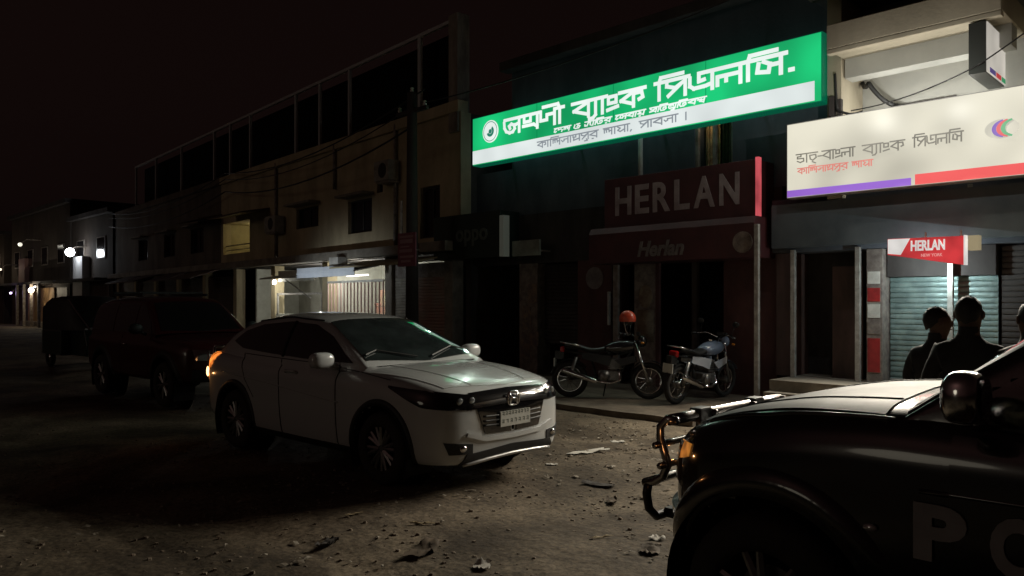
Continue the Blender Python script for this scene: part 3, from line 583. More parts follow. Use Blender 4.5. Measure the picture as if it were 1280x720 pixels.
# cables
def cable(label, pts, r=.012, sag=.25, group=None):
    out = []
    for a, b_ in zip(pts, pts[1:]):
        for i in range(13):
            t = i/12; out.append(tuple(Vector(a).lerp(Vector(b_), t) - Vector((0, 0, sag*4*t*(1-t)))))
    o = MB().tube(out, r, 6).build('cable', mat('cable_black', (.02, .02, .02), rough=.6), None, True); tag(o, label, 'cable', group); return o
cable('black cable crossing in front of the projecting box sign', [(-4.3, 11.24, 4.42), (-2.6, 10.85, 4.62), (-.6, 10.6, 5.9)], .009, .08)
cable('thick tangled cable under the balcony slab', [(-4.5, 12.2, 5.05), (-4.30, 11.9, 4.95), (-4.0, 12.1, 4.60), (-3.2, 12.2, 4.45)], .035, .06)
cable('thin cable hanging beside the green sign end', [(-4.60, 11.40, 5.05), (-4.55, 11.35, 4.5), (-4.2, 11.4, 4.42)], .02, .05)
for i, (z, rr) in enumerate(((6.62, .018), (6.4, .014), (5.95, .022))):
    cable(['upper wire along the tan building', 'middle wire along the tan building', 'sagging cable bundle across the tan wall'][i], [(-13.55+(.0 if i else .45), 10.4, 6.3 if not i else z-.4), (-27, 12.2, z-.3), (-43, 13.2, z-.4)], rr, .5)
cable('wire from the utility pole toward the shop block', [(-13.1, 10.4, 6.0), (-4.8, 11.6, 6.9)], .014, .2)
mt = thing('meter_box', 'grey cable junction box beside the green sign end', 'box', (-4.6, 11.4, 4.42))
MB().box(-4.68, -4.60, 11.36, 11.449, 4.42, 4.72).build('body', M_dark, mt, bevel=.008); MB().box(-4.56, -4.50, 11.37, 11.449, 4.42, 4.66).build('body', M_dark, mt, bevel=.008)
# ================================================================== VEHICLES
def pchip(t, T, Y):
    T = np.asarray(T, float); Y = np.asarray(Y, float); h = np.diff(T); d = np.diff(Y)/h; m = np.zeros_like(Y)
    for i in range(1, len(T)-1):
        if d[i-1]*d[i] > 0: m[i] = 2*d[i-1]*d[i]/(d[i-1]+d[i])
    m[0] = d[0]; m[-1] = d[-1]
    i = np.clip(np.searchsorted(T, t)-1, 0, len(h)-1); s = (t-T[i])/h[i]
    return (1+2*s)*(1-s)**2*Y[i] + s*(1-s)**2*h[i]*m[i] + s*s*(3-2*s)*Y[i+1] + s*s*(s-1)*h[i]*m[i+1]
def section_curve(pts, n):
    P = np.asarray(pts, float); L = np.r_[0, np.cumsum(np.hypot(*(np.diff(P, axis=0).T))+1e-4)]; t = np.linspace(0, L[-1], n)
    return np.c_[pchip(t, L, P[:, 0]), pchip(t, L, P[:, 1])]
def loft(stations, sect, n, nv):
    S = np.asarray(stations, float); d = np.linalg.norm(np.diff(S[:, :4], axis=0), axis=1); T = np.r_[0, np.cumsum(np.maximum(d, .03))]
    t = np.linspace(0, T[-1], n); cols = [pchip(t, T, S[:, c]) for c in range(S.shape[1])]
    rows = []
    for i in range(n):
        c = section_curve(sect(*[col[i] for col in cols[1:]]), nv); x = cols[0][i]
        rows.append([(x, y, z) for y, z in c] + [(x, -y, z) for y, z in c[::-1][1:]])
    return rows
def body_sect(w, zb, zsh, zt):
    return [(0, zb), (.62*w, zb), (.92*w, zb+.03), (.985*w, zb+.14), (w, zb+(zsh-zb)*.5), (.99*w, zsh-.07), (.965*w, zsh-.01), (.90*w, zsh+(zt-zsh)*.55), (.70*w, zt-(zt-zsh)*.10), (.35*w, zt), (0, zt+.004)]
def cabin_sect(wb, zb, zt, wt):
    h = zt-zb
    return [(wb, zb), (wb-.012, zb+.10*h), (wt+.055, zt-.20*h), (wt+.01, zt-.12*h), (wt-.08, zt-.068*h), (.5*wt, zt-.022*h), (0, zt)]
def pip(x, z, poly):
    c = False; j = len(poly)-1
    for i in range(len(poly)):
        a, b = poly[i], poly[j]
        if (a[1] > z) != (b[1] > z) and x < (b[0]-a[0])*(z-a[1])/(b[1]-a[1])+a[0]: c = not c
        j = i
    return c
def resample(pl, n):
    P = np.asarray(pl, float); L = np.r_[0, np.cumsum(np.hypot(*(np.diff(P, axis=0).T)))]; t = np.linspace(0, L[-1], n)
    return np.c_[np.interp(t, L, P[:, 0]), np.interp(t, L, P[:, 1])]
class Car:
    def __init__(s, name, label, loc, rz, paint, axles, rw, arch, body, cabin, holes=(), group='vehicles standing in the street', track=.77, nz=230):
        s.root = thing(name, label, 'car', loc, rz, group, world=False); s.paint = paint
        rows = loft(body, body_sect, nz, 46); mb = MB().grid(rows)
        def keep(f):
            c = np.mean([mb.v[i] for i in f], axis=0)
            return not any(math.hypot(c[0]-ax, c[2]-rw) < arch and abs(c[1]) > .45 for ax in axles)
        mb.f = [f for f in mb.f if keep(f)]
        s.body = mb.build('body', paint, s.root, True)
        rows = loft(cabin, cabin_sect, 120, 40); mc = MB().grid(rows)
        mc.f = [f for f in mc.f if not any(pip(*(np.mean([mc.v[i] for i in f], axis=0)[[0, 2]]), h) and abs(np.mean([mc.v[i] for i in f], axis=0)[1]) > .35 for h in holes)]
        s.cab = mc.build('cabin', paint, s.root, True)
        V = [Vector(v) for v in mb.v + mc.v]; n = len(mb.v)
        full = loft(body, body_sect, nz, 46); fb = MB().grid(full).grid(loft(cabin, cabin_sect, 120, 40))
        s.bvh = BVHTree.FromPolygons([Vector(v) for v in fb.v], fb.f)
    def proj(s, a, b, mode, off):
        if mode == 'f': o, d = Vector((6, a, b)), Vector((-1, 0, 0))
        elif mode == 'b': o, d = Vector((-6, a, b)), Vector((1, 0, 0))
        elif mode == 't': o, d = Vector((a, b, 6)), Vector((0, 0, -1))
        else: o, d = Vector((a, 3*mode, b)), Vector((0, -mode, 0))
        h = s.bvh.ray_cast(o, d)
        if h[0] is None:
            h = s.bvh.find_nearest(o + d*3.9 if isinstance(mode, str) else o+d*2.1)
        nrm = h[1].normalized() if h[1] else -d
        if nrm.dot(d) > 0: nrm = -nrm
        return h[0] + nrm*off
    def overlay(s, name, m, top, bot, mode, off=.006, nx=24, nz=10, parent=None, smooth=True):
        a, b = resample(top, nx), resample(bot, nx)
        P = [[s.proj(*(a[i]*(1-k/(nz-1))+b[i]*k/(nz-1)), mode, off) for i in range(nx)] for k in range(nz)]
        P2 = [[s.proj(*(a[i]*(1-k/(nz-1))+b[i]*k/(nz-1)), mode, -.012) for i in range(nx)] for k in (0, nz-1)]
        mb = MB().grid(P); 
        rim = [P[0], P2[0]]; mb.grid(rim); mb.grid([P[-1], P2[1]])
        mb.grid([[P[k][0], s.proj(*(a[0]*(1-k/(nz-1))+b[0]*k/(nz-1)), mode, -.012)] for k in range(nz)]); mb.grid([[P[k][-1], s.proj(*(a[-1]*(1-k/(nz-1))+b[-1]*k/(nz-1)), mode, -.012)] for k in range(nz)])
        return mb.build(name, m, parent or s.root, 2)
    def strip(s, name, m, pts, mode, r=.006, off=.004, n=30, parent=None):
        q = resample(pts, n); return MB().tube([s.proj(*p, mode, off) for p in q], r, 6).build(name, m, parent or s.root, True)
    def wheel(s, x, y, r, wid, side, m_tyre, m_rim, spokes=5):
        t = MB().lathe([(r*.60, -wid/2+.01), (r*.68, -wid/2), (r*.9, -wid/2+.0), (r*.975, -wid*.36), (r, -wid*.2), (r, wid*.2), (r*.975, wid*.36), (r*.9, wid/2), (r*.68, wid/2), (r*.60, wid/2-.01), (r*.6, -wid/2+.01)], (x, y, r), 'y', 40).build('wheel', m_tyre, s.root, True)
        yo = y+side*(wid/2-.03); mb = MB()
        mb.lathe([(r*.61, side*.012), (r*.655, side*.02), (r*.66, 0), (r*.60, -side*.02), (r*.58, -side*.10)], (x, yo, r), 'y', 40)
        mb.lathe([(0, side*.0), (r*.14, -side*.0), (r*.17, -side*.03)], (x, yo, r), 'y', 20)
        for i in range(spokes):
            a = 2*math.pi*(i+.25)/spokes
            for da in (-.16, .16):
                p0 = Vector((x+r*.10*math.cos(a), yo-side*.012, r+r*.10*math.sin(a))); p1 = Vector((x+r*.62*math.cos(a+da), yo-side*.004, r+r*.62*math.sin(a+da)))
                mb.tube([p0, p1], [.024, .018], 6)
        rim = mb.build('rim', m_rim, t, 2)
        MB().lathe([(0, 0), (r*.40, 0), (r*.40, -side*.02)], (x, yo-side*.07, r), 'y', 28).build('brake_disc', mat('brake_iron', (.12, .11, .10), rough=.5, metal=.6), t)
        return t
    def well(s, x, y, rw, arch, side, m, flare=None, fr=.03, a0=-25, a1=205):
        rows = []
        for yy in (y-side*.30, y+side*.02): rows.append([(x+(arch+.01)*math.cos(R(a)), yy, rw+(arch+.01)*math.sin(R(a))) for a in range(-30, 211, 8)])
        MB().grid(rows).lathe([(0, 0), (arch+.01, 0)], (x, y-side*.30, rw), 'y', 30).build('wheel_well', mat('black_liner', (.01, .01, .01), rough=.95), s.root)
        if flare:
            pts = []
            for a in range(a0, a1+1, 5):
                p = s.proj(x+arch*math.cos(R(a)), max(.2, rw+arch*math.sin(R(a))), side, .0); pts.append(p)
            rows = [[], [], [], []]
            for i, a in enumerate(range(a0, a1+1, 5)):
                e = Vector((math.cos(R(a)), 0, math.sin(R(a)))); n = Vector((0, side, 0))
                rows[0].append(pts[i]-e*.005-n*.05); rows[1].append(pts[i]-e*.01+n*fr); rows[2].append(pts[i]+e*fr*2.0+n*fr*.55); rows[3].append(pts[i]+e*fr*2.6-n*.015)
            MB().grid(rows).build('wheel_arch', flare, s.root, True)

M_wp = mat('white_car_paint', (.52, .54, .54), rough=.24, coat=1, spec=.5)
M_trim = mat('black_trim', (.012, .012, .012), rough=.55)
M_gloss = mat('gloss_black', (.006, .006, .007), rough=.10, coat=.6)
M_glass = mat('dark_glass', (.010, .014, .014), rough=.04, spec=.7, coat=1)
M_chr = mat('chrome', (.75, .75, .75), rough=.12, metal=1)
M_tyre = mat('tyre', (.013, .013, .013), (.03, .025, .02), 12, .85)
M_alloy = mat('alloy', (.35, .35, .35), (.25, .25, .24), 8, .35, .8)
M_plate = mat('number_plate', (.55, .55, .50), (.45, .45, .41), 8, .5)

hb = [(-2.150,.03,.62,.72,.76), (-2.150,.36,.50,.86,.94), (-2.14,.60,.40,.95,1.03), (-2.08,.76,.33,1.0,1.07), (-1.95,.84,.28,1.01,1.08), (-1.7,.875,.25,1.01,1.08), (-1.3,.885,.22,1.0,1.07), (-.6,.885,.20,.975,1.05), (.2,.885,.20,.955,1.04), (.8,.885,.20,.945,1.05), (1.1,.885,.20,.935,1.04), (1.5,.88,.21,.905,1.005), (1.8,.86,.22,.865,.955), (1.97,.81,.23,.83,.915), (2.06,.74,.24,.79,.875), (2.115,.62,.27,.74,.82), (2.14,.42,.34,.68,.75), (2.15,.20,.42,.62,.67), (2.152,.02,.50,.56,.585)]
hc = [(-2.06,.70,1.0,1.03,.62), (-1.95,.74,1.0,1.17,.58), (-1.72,.78,1.0,1.355,.55), (-1.3,.81,1.0,1.48,.545), (-.75,.83,1.0,1.545,.56), (-.3,.835,1.0,1.54,.57), (.05,.835,1.0,1.50,.575), (.4,.83,1.0,1.365,.60), (.75,.82,1.0,1.19,.66), (1.0,.80,1.0,1.05,.72)]
RWH = .335
car = Car('white_crossover', 'white crossover car parked in the middle of the street', (-7.05, 4.80, 0), R(3), M_wp, (1.32, -1.29), RWH, .40, hb, hc)
for ax in (1.32, -1.29):
    for sd in (-1, 1):
        car.wheel(ax, sd*.775, RWH, .215, sd, M_tyre, M_alloy, 8); car.well(ax, sd*.88, RWH, .40, sd, M_trim, M_trim, .022)
# glasshouse
for sd in (-1, 1):
    car.overlay('side_window', M_glass, [(-1.45, 1.32), (-1.1, 1.40), (-.5, 1.445), (-.02, 1.42), (.30, 1.315), (.62, 1.15)], [(-1.62, 1.20), (-1.3, 1.13), (-.6, 1.10), (.0, 1.08), (.4, 1.07), (.80, 1.07)], sd, .005, 40, 10)
    car.strip('window_pillar', M_trim, [(-.42, 1.445), (-.38, 1.08)], sd, .022, .0); 
    car.strip('roof_rail', M_trim, [(-1.35, 1.43), (-.6, 1.49), (.0, 1.46)], sd, .010, .004)
    car.overlay('front_door', M_wp, [(-.36, 1.055), (.1, 1.04), (.62, 1.03)], [(-.30, .30), (.1, .295), (.66, .30)], sd, .003, 24, 20)
    car.overlay('rear_door', M_wp, [(-1.18, 1.075), (-.9, 1.07), (-.385, 1.058)], [(-.84, .305), (-.6, .30), (-.325, .30)], sd, .003, 24, 20)
    for q_ in ([(-.385, 1.05), (-.31, .30)], [(.64, 1.03), (.68, .30)], [(-1.20, 1.07), (-1.05, .80), (-.86, .62)], [(-1.2, 1.078), (.62, 1.042)]): car.strip('door_seam', M_trim, q_, sd, .0045, .003)
    car.strip('fender_seam', M_trim, [(.70, 1.02), (1.05, .99), (1.40, .955)], sd, .004, .003)
    car.overlay('sill_cladding', M_trim, [(-.86, .30), (.9, .295)], [(-.86, .215), (.9, .21)], sd, .010, 30, 5)
    car.strip('body_crease', M_wp, [(-1.6, .86), (-.6, .80), (.7, .70)], sd, .010, -.002)
    hd = MB().tube([car.proj(-.25, .93, sd, .0), car.proj(-.22, .935, sd, .032), car.proj(-.06, .935, sd, .032), car.proj(-.03, .93, sd, 0)], .013, 8).build('door_handle', M_wp, car.root, True)
    mr = MB(); c0 = Vector((.60, sd*1.0, 1.10))
    mr.ball(c0, .080, .125, .080, 24, 16, .72).tube([(.60, sd*.83, 1.03), (.60, sd*.95, 1.07)], [.035, .03], 8)
    mr = mr.build('wing_mirror', M_wp, car.root, True)
    MB().lathe([(0, 0), (.07, 0)], (.53, sd*1.0, 1.10), 'x', 16).build('mirror_glass', M_chr, mr)
    hl = car.overlay('headlight', M_gloss, [(sd*.30, .815), (sd*.55, .855), (sd*.76, .885)], [(sd*.30, .735), (sd*.52, .725), (sd*.74, .735)], 'f', .008, 24, 10)
    car.overlay('headlight_wing', M_gloss, [(2.075, .845), (1.85, .89), (1.42, .91)], [(2.075, .735), (1.85, .75), (1.42, .895)], sd, .007, 18, 8)
    for k, yy in enumerate((.50, .62)):
        q = car.proj(sd*yy, .80, 'f', .006); MB().ball(q, .012, .04, .032).build('lamp_lens', mat('lens', (.25, .27, .28), rough=.05, metal=.6), hl, True)
    fg = car.overlay('fog_lamp_recess', M_trim, [(sd*.50, .43), (sd*.76, .46)], [(sd*.50, .345), (sd*.72, .355)], 'f', .008, 14, 6)
    q = car.proj(sd*.60, .40, 'f', .008); MB().ball(q, .02, .045, .03).build('fog_lamp', M_chr, fg, True)
    tl = car.overlay('tail_light', mat('tail_glow', (.3, .02, .01), rough=.2, emit=(1, .26, .04), es=.9 if sd < 0 else .25, evar=.95, evsc=11), [(-2.055, 1.045), (-1.90, 1.06), (-1.80, 1.05)], [(-2.055, .72), (-2.0, .80), (-1.82, .98)], sd, .008, 16, 14)  # orange glow at the rear corner put into the lens as emission
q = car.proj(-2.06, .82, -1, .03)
MB().ball(q, .028, .012, .06).build('tail_core', mat('tail_core', (1, .5, .2), emit=(1, .55, .22), es=4.0), tl, True)
q2 = Vector(car.proj(-2.0, .80, -1, .10)); point('rear_glow', q2, .25, (1, .45, .15), car.root)
car.overlay('windscreen', mat('windscreen', (.030, .042, .042), (.012, .018, .018), 2.5, rough=.07, spec=.7, coat=1), [(.10, -.55), (.14, 0), (.10, .55)], [(.90, -.70), (.98, 0), (.90, .70)], 't', .006, 24, 16)
car.overlay('rear_window', M_glass, [(-1.55, -.5), (-1.55, .5)], [(-1.98, -.58), (-1.98, .58)], 't', .006, 14, 8)
car.overlay('bonnet', M_wp, [(.99, -.80), (1.05, 0), (.99, .80)], [(1.94, -.66), (2.035, 0), (1.94, .66)], 't', .005, 30, 26)
for sd in (-1, 1):
    car.strip('bonnet_crease', M_wp, [(1.02, sd*.50), (1.6, sd*.42), (1.98, sd*.36)], 't', .014, -.004)
    MB().tube([car.proj(.93, sd*.1, 't', .025), car.proj(.78, sd*.5, 't', .022), car.proj(.83, sd*.66, 't', .02)], .009, 6).build('wiper', M_trim, car.root)
gr = car.overlay('grille', M_gloss, [(-.50, .86), (0, .872), (.50, .86)], [(-.36, .50), (0, .49), (.36, .50)], 'f', .010, 30, 16)
for z in (.57, .61, .65): 
    for sd in (-1, 1): car.strip('grille_bar', M_trim, [(sd*.20, z), (sd*.38, z+.005)], 'f', .010, .014, 8, gr)
car.overlay('chrome_wing', M_chr, [(-.50, .775), (0, .79), (.50, .775)], [(-.48, .735), (0, .745), (.48, .735)], 'f', .020, 24, 5)
bx = car.proj(0, .78, 'f', .03).x
hm = MB()
for yy in (-.042, .042): hm.tube([(bx, yy*1.25, .835), (bx, yy, .785), (bx, yy*1.05, .735)], .010, 8)
hm.tube([(bx, -.042, .785), (bx, .042, .785)], .010, 8)
fr = [(bx-.004, .075*math.copysign(abs(math.cos(a))**.6, math.cos(a)), .785+.062*math.copysign(abs(math.sin(a))**.6, math.sin(a))) for a in [2*math.pi*i/28 for i in range(28)]]
hm.tube(fr, .008, 6, True).build('front_badge', M_chr, car.root, True)
px_ = car.proj(0, .60, 'f', .03).x
pt = MB().box(px_-.004, px_+.006, -.20, .20, .545, .68).build('number_plate', M_plate, car.root)
mk = MB(); rr = random.Random(3)
for z, n in ((.645, 9), (.575, 7)):
    for i in range(n):
        y = -.165+.33*i/(n-1); mk.box(px_+.006, px_+.008, y-.012, y+.012, z+.028, z+.034).box(px_+.0061, px_+.0081, y+.004, y+.010, z, z+.027)
        if rr.random() < .7: mk.box(px_+.0062, px_+.0082, y-.012, y+.003, z+.008, z+.014)
mk.build('plate_marks', mat('plate_ink', (.06, .08, .06), rough=.7), pt)['kind'] = 'stuff'
car.overlay('bumper_chin', M_wp, [(-.56, .53), (-.36, .478), (0, .47), (.36, .478), (.56, .53)], [(-.57, .50), (-.37, .44), (0, .43), (.37, .44), (.57, .50)], 'f', .022, 30, 5)
car.overlay('lower_intake', M_trim, [(-.56, .345), (0, .375), (.56, .345)], [(-.62, .262), (0, .285), (.62, .262)], 'f', .010, 26, 6)
car.strip('skid_lip', mat('silver_plastic', (.45, .45, .44), rough=.35, metal=.5), [(-.58, .262), (-.3, .28), (0, .288), (.3, .28), (.58, .262)], 'f', .018, .012)

# ---- black police pickup
M_bp = mat('black_car_paint', (.010, .010, .011), rough=.22, coat=1)
M_dust = mat('dusty_black_bonnet', (.016, .016, .015), (.010, .010, .009), 3, .58, coat=.0, spec=.18)
tb = [(-2.75,.03,.7,.85,.9), (-2.75,.5,.6,.95,1.0), (-2.73,.80,.52,1.02,1.08), (-2.6,.86,.48,1.04,1.09), (-2.2,.875,.46,1.05,1.10), (-1.2,.88,.46,1.06,1.12), (0.,.88,.46,1.12,1.20), (.75,.88,.46,1.165,1.25), (1.0,.88,.47,1.165,1.262), (1.4,.875,.48,1.14,1.24), (1.7,.862,.48,1.085,1.19), (1.9,.825,.47,1.03,1.135), (2.03,.75,.45,.985,1.085), (2.12,.66,.45,.94,1.035), (2.20,.52,.46,.88,.97), (2.25,.36,.50,.80,.89), (2.27,.16,.56,.74,.79), (2.272,.02,.62,.67,.70)]
tcab = [(-1.02,.80,1.08,1.12,.70), (-.97,.80,1.08,1.56,.62), (-.85,.81,1.08,1.76,.60), (-.4,.82,1.08,1.84,.60), (.0,.82,1.08,1.84,.60), (.22,.82,1.08,1.81,.61), (.45,.82,1.08,1.71,.63), (.67,.82,1.08,1.56,.655), (.87,.82,1.08,1.39,.70), (1.06,.81,1.08,1.22,.75)]
hole = [(-.30, 1.22), (-.30, 1.71), (.10, 1.71), (.28, 1.66), (.76, 1.33), (.84, 1.22)]
tr = Car('police_pickup', 'black police pickup with chrome bull bar cut by the right photo edge', (-1.52+1.55, 3.92, 0), R(180), M_bp, (1.55, -1.5), .38, .47, tb, tcab, [hole])
for ax in (1.55, -1.5):
    for sd in (-1, 1):
        tr.wheel(ax, sd*.79, .38, .25, sd, M_tyre, M_alloy, 6); tr.well(ax, sd*.88, .38, .47, sd, M_bp, M_bp, .045, -35, 215)
tr.overlay('bonnet', M_dust, [(1.10, -.78), (1.14, 0), (1.10, .78)], [(1.96, -.66), (2.10, 0), (1.96, .66)], 't', .006, 30, 26)
for sd in (-1, 1):
    tr.strip('bonnet_ridge', M_dust, [(1.12, sd*.52), (1.6, sd*.48), (2.0, sd*.42)], 't', .02, -.006)
    tr.strip('bonnet_edge', M_bp, [(1.06, sd*.80), (1.6, sd*.77), (1.92, sd*.69)], 't', .012, .002)
    tr.overlay('side_glass', pane_mat('cab_glass', (.55, .58, .56), .10), hole[1:5], [(-.30, 1.22), (.2, 1.22), (.84, 1.22)], sd, .002, 24, 8)
    tr.overlay('rear_side_glass', M_glass, [(-.85, 1.68), (-.38, 1.71)], [(-.90, 1.20), (-.38, 1.20)], sd, .005, 14, 8)
    tr.overlay('front_door', M_bp, [(-.33, 1.16), (.3, 1.17), (.85, 1.18)], [(-.30, .52), (.3, .52), (.86, .56)], sd, .004, 24, 20)
    tr.strip('side_moulding', M_trim, [(-1.0, .70), (.85, .68)], sd, .02, .0) if sd < 0 else None
    tr.strip('shoulder_crease', M_bp, [(-2.4, .985), (-.5, .985), (.95, .97)], sd, .012, -.004)
    hd = MB().tube([tr.proj(-.22, .93, sd, 0), tr.proj(-.20, .93, sd, .04), tr.proj(-.05, .93, sd, .04), tr.proj(-.03, .93, sd, 0)], .015, 8).build('door_handle', M_chr, tr.root, True)
    mr = MB(); mr.ball((.76, sd*1.04, 1.345), .065, .10, .090, 24, 16, .70).tube([(.76, sd*.84, 1.24), (.76, sd*.98, 1.30)], [.04, .03], 8)
    mr = mr.build('wing_mirror', M_chr, tr.root, True)
    MB().lathe([(0, 0), (.07, 0)], (.695, sd*1.04, 1.345), 'x', 18).build('mirror_glass', M_gloss, mr)
    hl = tr.overlay('headlight', mat('clear_lamp', (.20, .20, .20), rough=.12, metal=.7), [(sd*.40, .94), (sd*.70, .985)], [(sd*.40, .80), (sd*.70, .79)], 'f', .01, 14, 8)
    ind = tr.overlay('indicator', mat('amber_lamp', (.4, .12, .01), rough=.25, emit=(1, .36, .06), es=.28, evar=.8, evsc=14), [(2.08, .985), (1.98, .99)], [(2.08, .90), (1.99, .93)], sd, .009, 10, 8)
    tr.overlay('windscreen_seal', M_trim, [(1.03, sd*.745), (.25, sd*.605)], [(1.03, sd*.71), (.25, sd*.575)], 't', .008, 20, 3)
    q = tr.proj(1.12, .80, sd, .01); MB().ball(q, .028, .012, .016).build('side_repeater', mat('clear_lens', (.5, .5, .5), rough=.1, metal=.6), tr.root, True)
tr.overlay('windscreen', M_glass, [(.26, -.56), (.29, 0), (.26, .56)], [(1.03, -.71), (1.08, 0), (1.03, .71)], 't', .006, 24, 14)
gr = tr.overlay('grille', M_gloss, [(-.42, .95), (.42, .95)], [(-.40, .72), (.40, .72)], 'f', .012, 20, 10)
for z in (.77, .83, .89): tr.strip('grille_bar', M_chr, [(-.40, z), (.40, z)], 'f', .012, .02, 20, gr)
tr.overlay('bumper', M_bp, [(-.74, .66), (.74, .66)], [(-.74, .50), (.74, .50)], 'f', .03, 24, 8)
# bull bar: three cross tubes, two shaped uprights, lower hoop
bb = bpy.data.objects.new('bull_bar', None)
M_bar = mat('polished_bar', (.42, .40, .39), rough=.2, metal=1)
up = [(x-.28, z+.03) for x, z in ((2.44, 1.03), (2.50, 1.035), (2.545, .99), (2.545, .93), (2.52, .86), (2.50, .80), (2.53, .735), (2.58, .70), (2.64, .685))]
bar = MB().tube([(2.21, y, 1.06) for y in np.linspace(-.60, .60, 9)], .030, 12).build('bull_bar', M_bar, tr.root, True)
for y in (-.60, -.22, .22, .60): MB().tube([(x, y, z) for x, z in up], .022, 12).build('upright', M_bar, bar, True)
for z, x in ((.93, 2.26), (.83, 2.23)): MB().tube([(x+.0, y, z) for y in np.linspace(-.66, .66, 9)], .018, 10).build('cross_tube', M_bar, bar, True)
MB().tube([(2.36, y, .715) for y in np.linspace(-.60, .60, 9)], .024, 12).build('cross_tube', M_bar, bar, True)
MB().tube([(2.34, -.60, .71), (2.35, -.60, .66), (2.35, -.58, .58), (2.34, -.53, .53), (2.34, 0, .52), (2.34, .53, .53), (2.35, .58, .58), (2.35, .60, .66), (2.34, .60, .71)], .024, 12).build('lower_hoop', mat('black_bar', (.02, .02, .02), rough=.3, metal=.3), bar, True)
for y in (-.42, .42): MB().box(2.08, 2.34, y-.03, y+.03, .51, .56).build('mount', M_trim, bar)
for y in (-.30, .30): MB().box(2.175, 2.245, y-.06, y+.06, 1.022, 1.098).build('clamp', M_trim, bar, bevel=.01)
point('indicator_glow', (2.15, .80, .93), .10, (1, .42, .14), tr.root); point('indicator_glow', (2.24, .52, .88), .07, (1, .42, .14), tr.root)
# door lettering (truck's left side faces the camera)
for i, ch in enumerate('POLICE'):
    x = .965-.245*i; yb = tr.proj(x-.08, .80, 1, .012).y
    latin(ch, .27, mat('white_vinyl', (.32, .315, .31), (.25, .245, .24), 5, .7), 'door_letter', tr.root, (x, yb, .735), rot=(R(90), 0, R(180)), width=.08 if ch == 'I' else .175, bold=.012, ext=.004)
# cab interior
st = MB().box(-.32, .12, .12, .60, .60, .95).box(-.42, -.24, .12, .60, .95, 1.45).build('seat', mat('pale_green_seat', (.30, .38, .28), (.22, .29, .21), 4, .8), tr.root, bevel=.05)
st2 = MB().box(-.32, .12, -.60, -.12, .60, .95).box(-.42, -.24, -.60, -.12, .95, 1.45).build('seat', mat('pale_green_seat', (.3, .3, .3)), tr.root, bevel=.05)
MB().tube([(.52+.04*math.sin(a), .36+.19*math.cos(a), 1.12+.17*math.sin(a)) for a in [2*math.pi*i/20 for i in range(20)]], .015, 8, True).build('steering_wheel', M_trim, tr.root, True)
MB().box(-2.60, -1.06, -.70, .70, 1.16, 1.18).build('bed_cover', M_trim, tr.root)

# ---- dark red SUV behind
M_rp = mat('dark_red_paint', (.055, .007, .007), rough=.3, coat=.6)
sb = [(-2.2,.03,.65,.8,.85), (-2.2,.45,.55,.92,1.0), (-2.19,.74,.45,1.0,1.06), (-2.08,.83,.40,1.03,1.09), (-1.7,.86,.38,1.04,1.09), (-.6,.87,.36,1.03,1.09), (.4,.87,.36,1.03,1.10), (.85,.87,.37,1.02,1.12), (1.3,.865,.38,1.0,1.10), (1.75,.85,.40,.97,1.06), (1.98,.80,.42,.94,1.02), (2.10,.68,.45,.88,.97), (2.15,.44,.50,.80,.90), (2.165,.18,.58,.74,.79), (2.167,.02,.64,.68,.70)]
sc_ = [(-2.15,.78,1.0,1.06,.70), (-2.10,.79,1.0,1.45,.64), (-2.0,.80,1.0,1.66,.62), (-1.5,.81,1.0,1.745,.62), (-.6,.82,1.0,1.76,.63), (.05,.82,1.0,1.74,.63), (.30,.82,1.0,1.64,.64), (.6,.82,1.0,1.40,.68), (.88,.81,1.0,1.14,.74)]
sv = Car('red_off_roader', 'dark red off-road car behind the white crossover, mostly hidden', (-13.6, 5.35, 0), R(2), M_rp, (1.35, -1.3), .36, .44, sb, sc_)
for ax in (1.35, -1.3):
    for sd in (-1, 1): sv.wheel(ax, sd*.77, .36, .24, sd, M_tyre, M_alloy, 6); sv.well(ax, sd*.865, .36, .44, sd, M_trim, M_trim, .04)
for sd in (-1, 1):
    for a, b in ((-.95, -2.0), (.0, -.88), (.0, .0)):
        if a == b: continue
        sv.overlay('side_window', M_glass, [(b, 1.62), (a, 1.64)], [(b, 1.14), (a, 1.14)], sd, .005, 12, 8)
    sv.overlay('side_window', M_glass, [(.06, 1.63), (.24, 1.57), (.60, 1.30)], [(.06, 1.14), (.4, 1.14), (.70, 1.14)], sd, .005, 12, 8)
    sv.overlay('front_door', M_rp, [(-.42, 1.09), (.72, 1.09)], [(-.42, .45), (.76, .45)], sd, .004, 16, 14); sv.overlay('rear_door', M_rp, [(-1.4, 1.09), (-.45, 1.09)], [(-1.0, .45), (-.45, .45)], sd, .004, 16, 14)
    mr = MB().ball((.62, sd*1.0, 1.22), .06, .12, .09).tube([(.62, sd*.84, 1.12), (.62, sd*.95, 1.18)], .025, 6).build('wing_mirror', M_trim, sv.root, True)
    MB().lathe([(0, 0), (.075, 0)], (.57, sd*1.0, 1.22), 'x', 14).build('mirror_glass', M_chr, mr)
    hl = sv.overlay('headlight', M_chr, [(sd*.42, .90), (sd*.72, .93)], [(sd*.42, .76), (sd*.70, .76)], 'f', .01, 10, 6)
    MB().tube([sv.proj(-.30, .94, sd, 0), sv.proj(-.28, .94, sd, .035), sv.proj(-.15, .94, sd, .035), sv.proj(-.13, .94, sd, 0)], .012, 8).build('door_handle', M_chr, sv.root, True)
sv.overlay('windscreen', M_glass, [(.24, -.56), (.27, 0), (.24, .56)], [(.82, -.68), (.86, 0), (.82, .68)], 't', .006, 20, 12)
sv.overlay('bonnet', M_rp, [(.93, -.76), (.97, 0), (.93, .76)], [(1.94, -.62), (2.02, 0), (1.94, .62)], 't', .005, 24, 20)
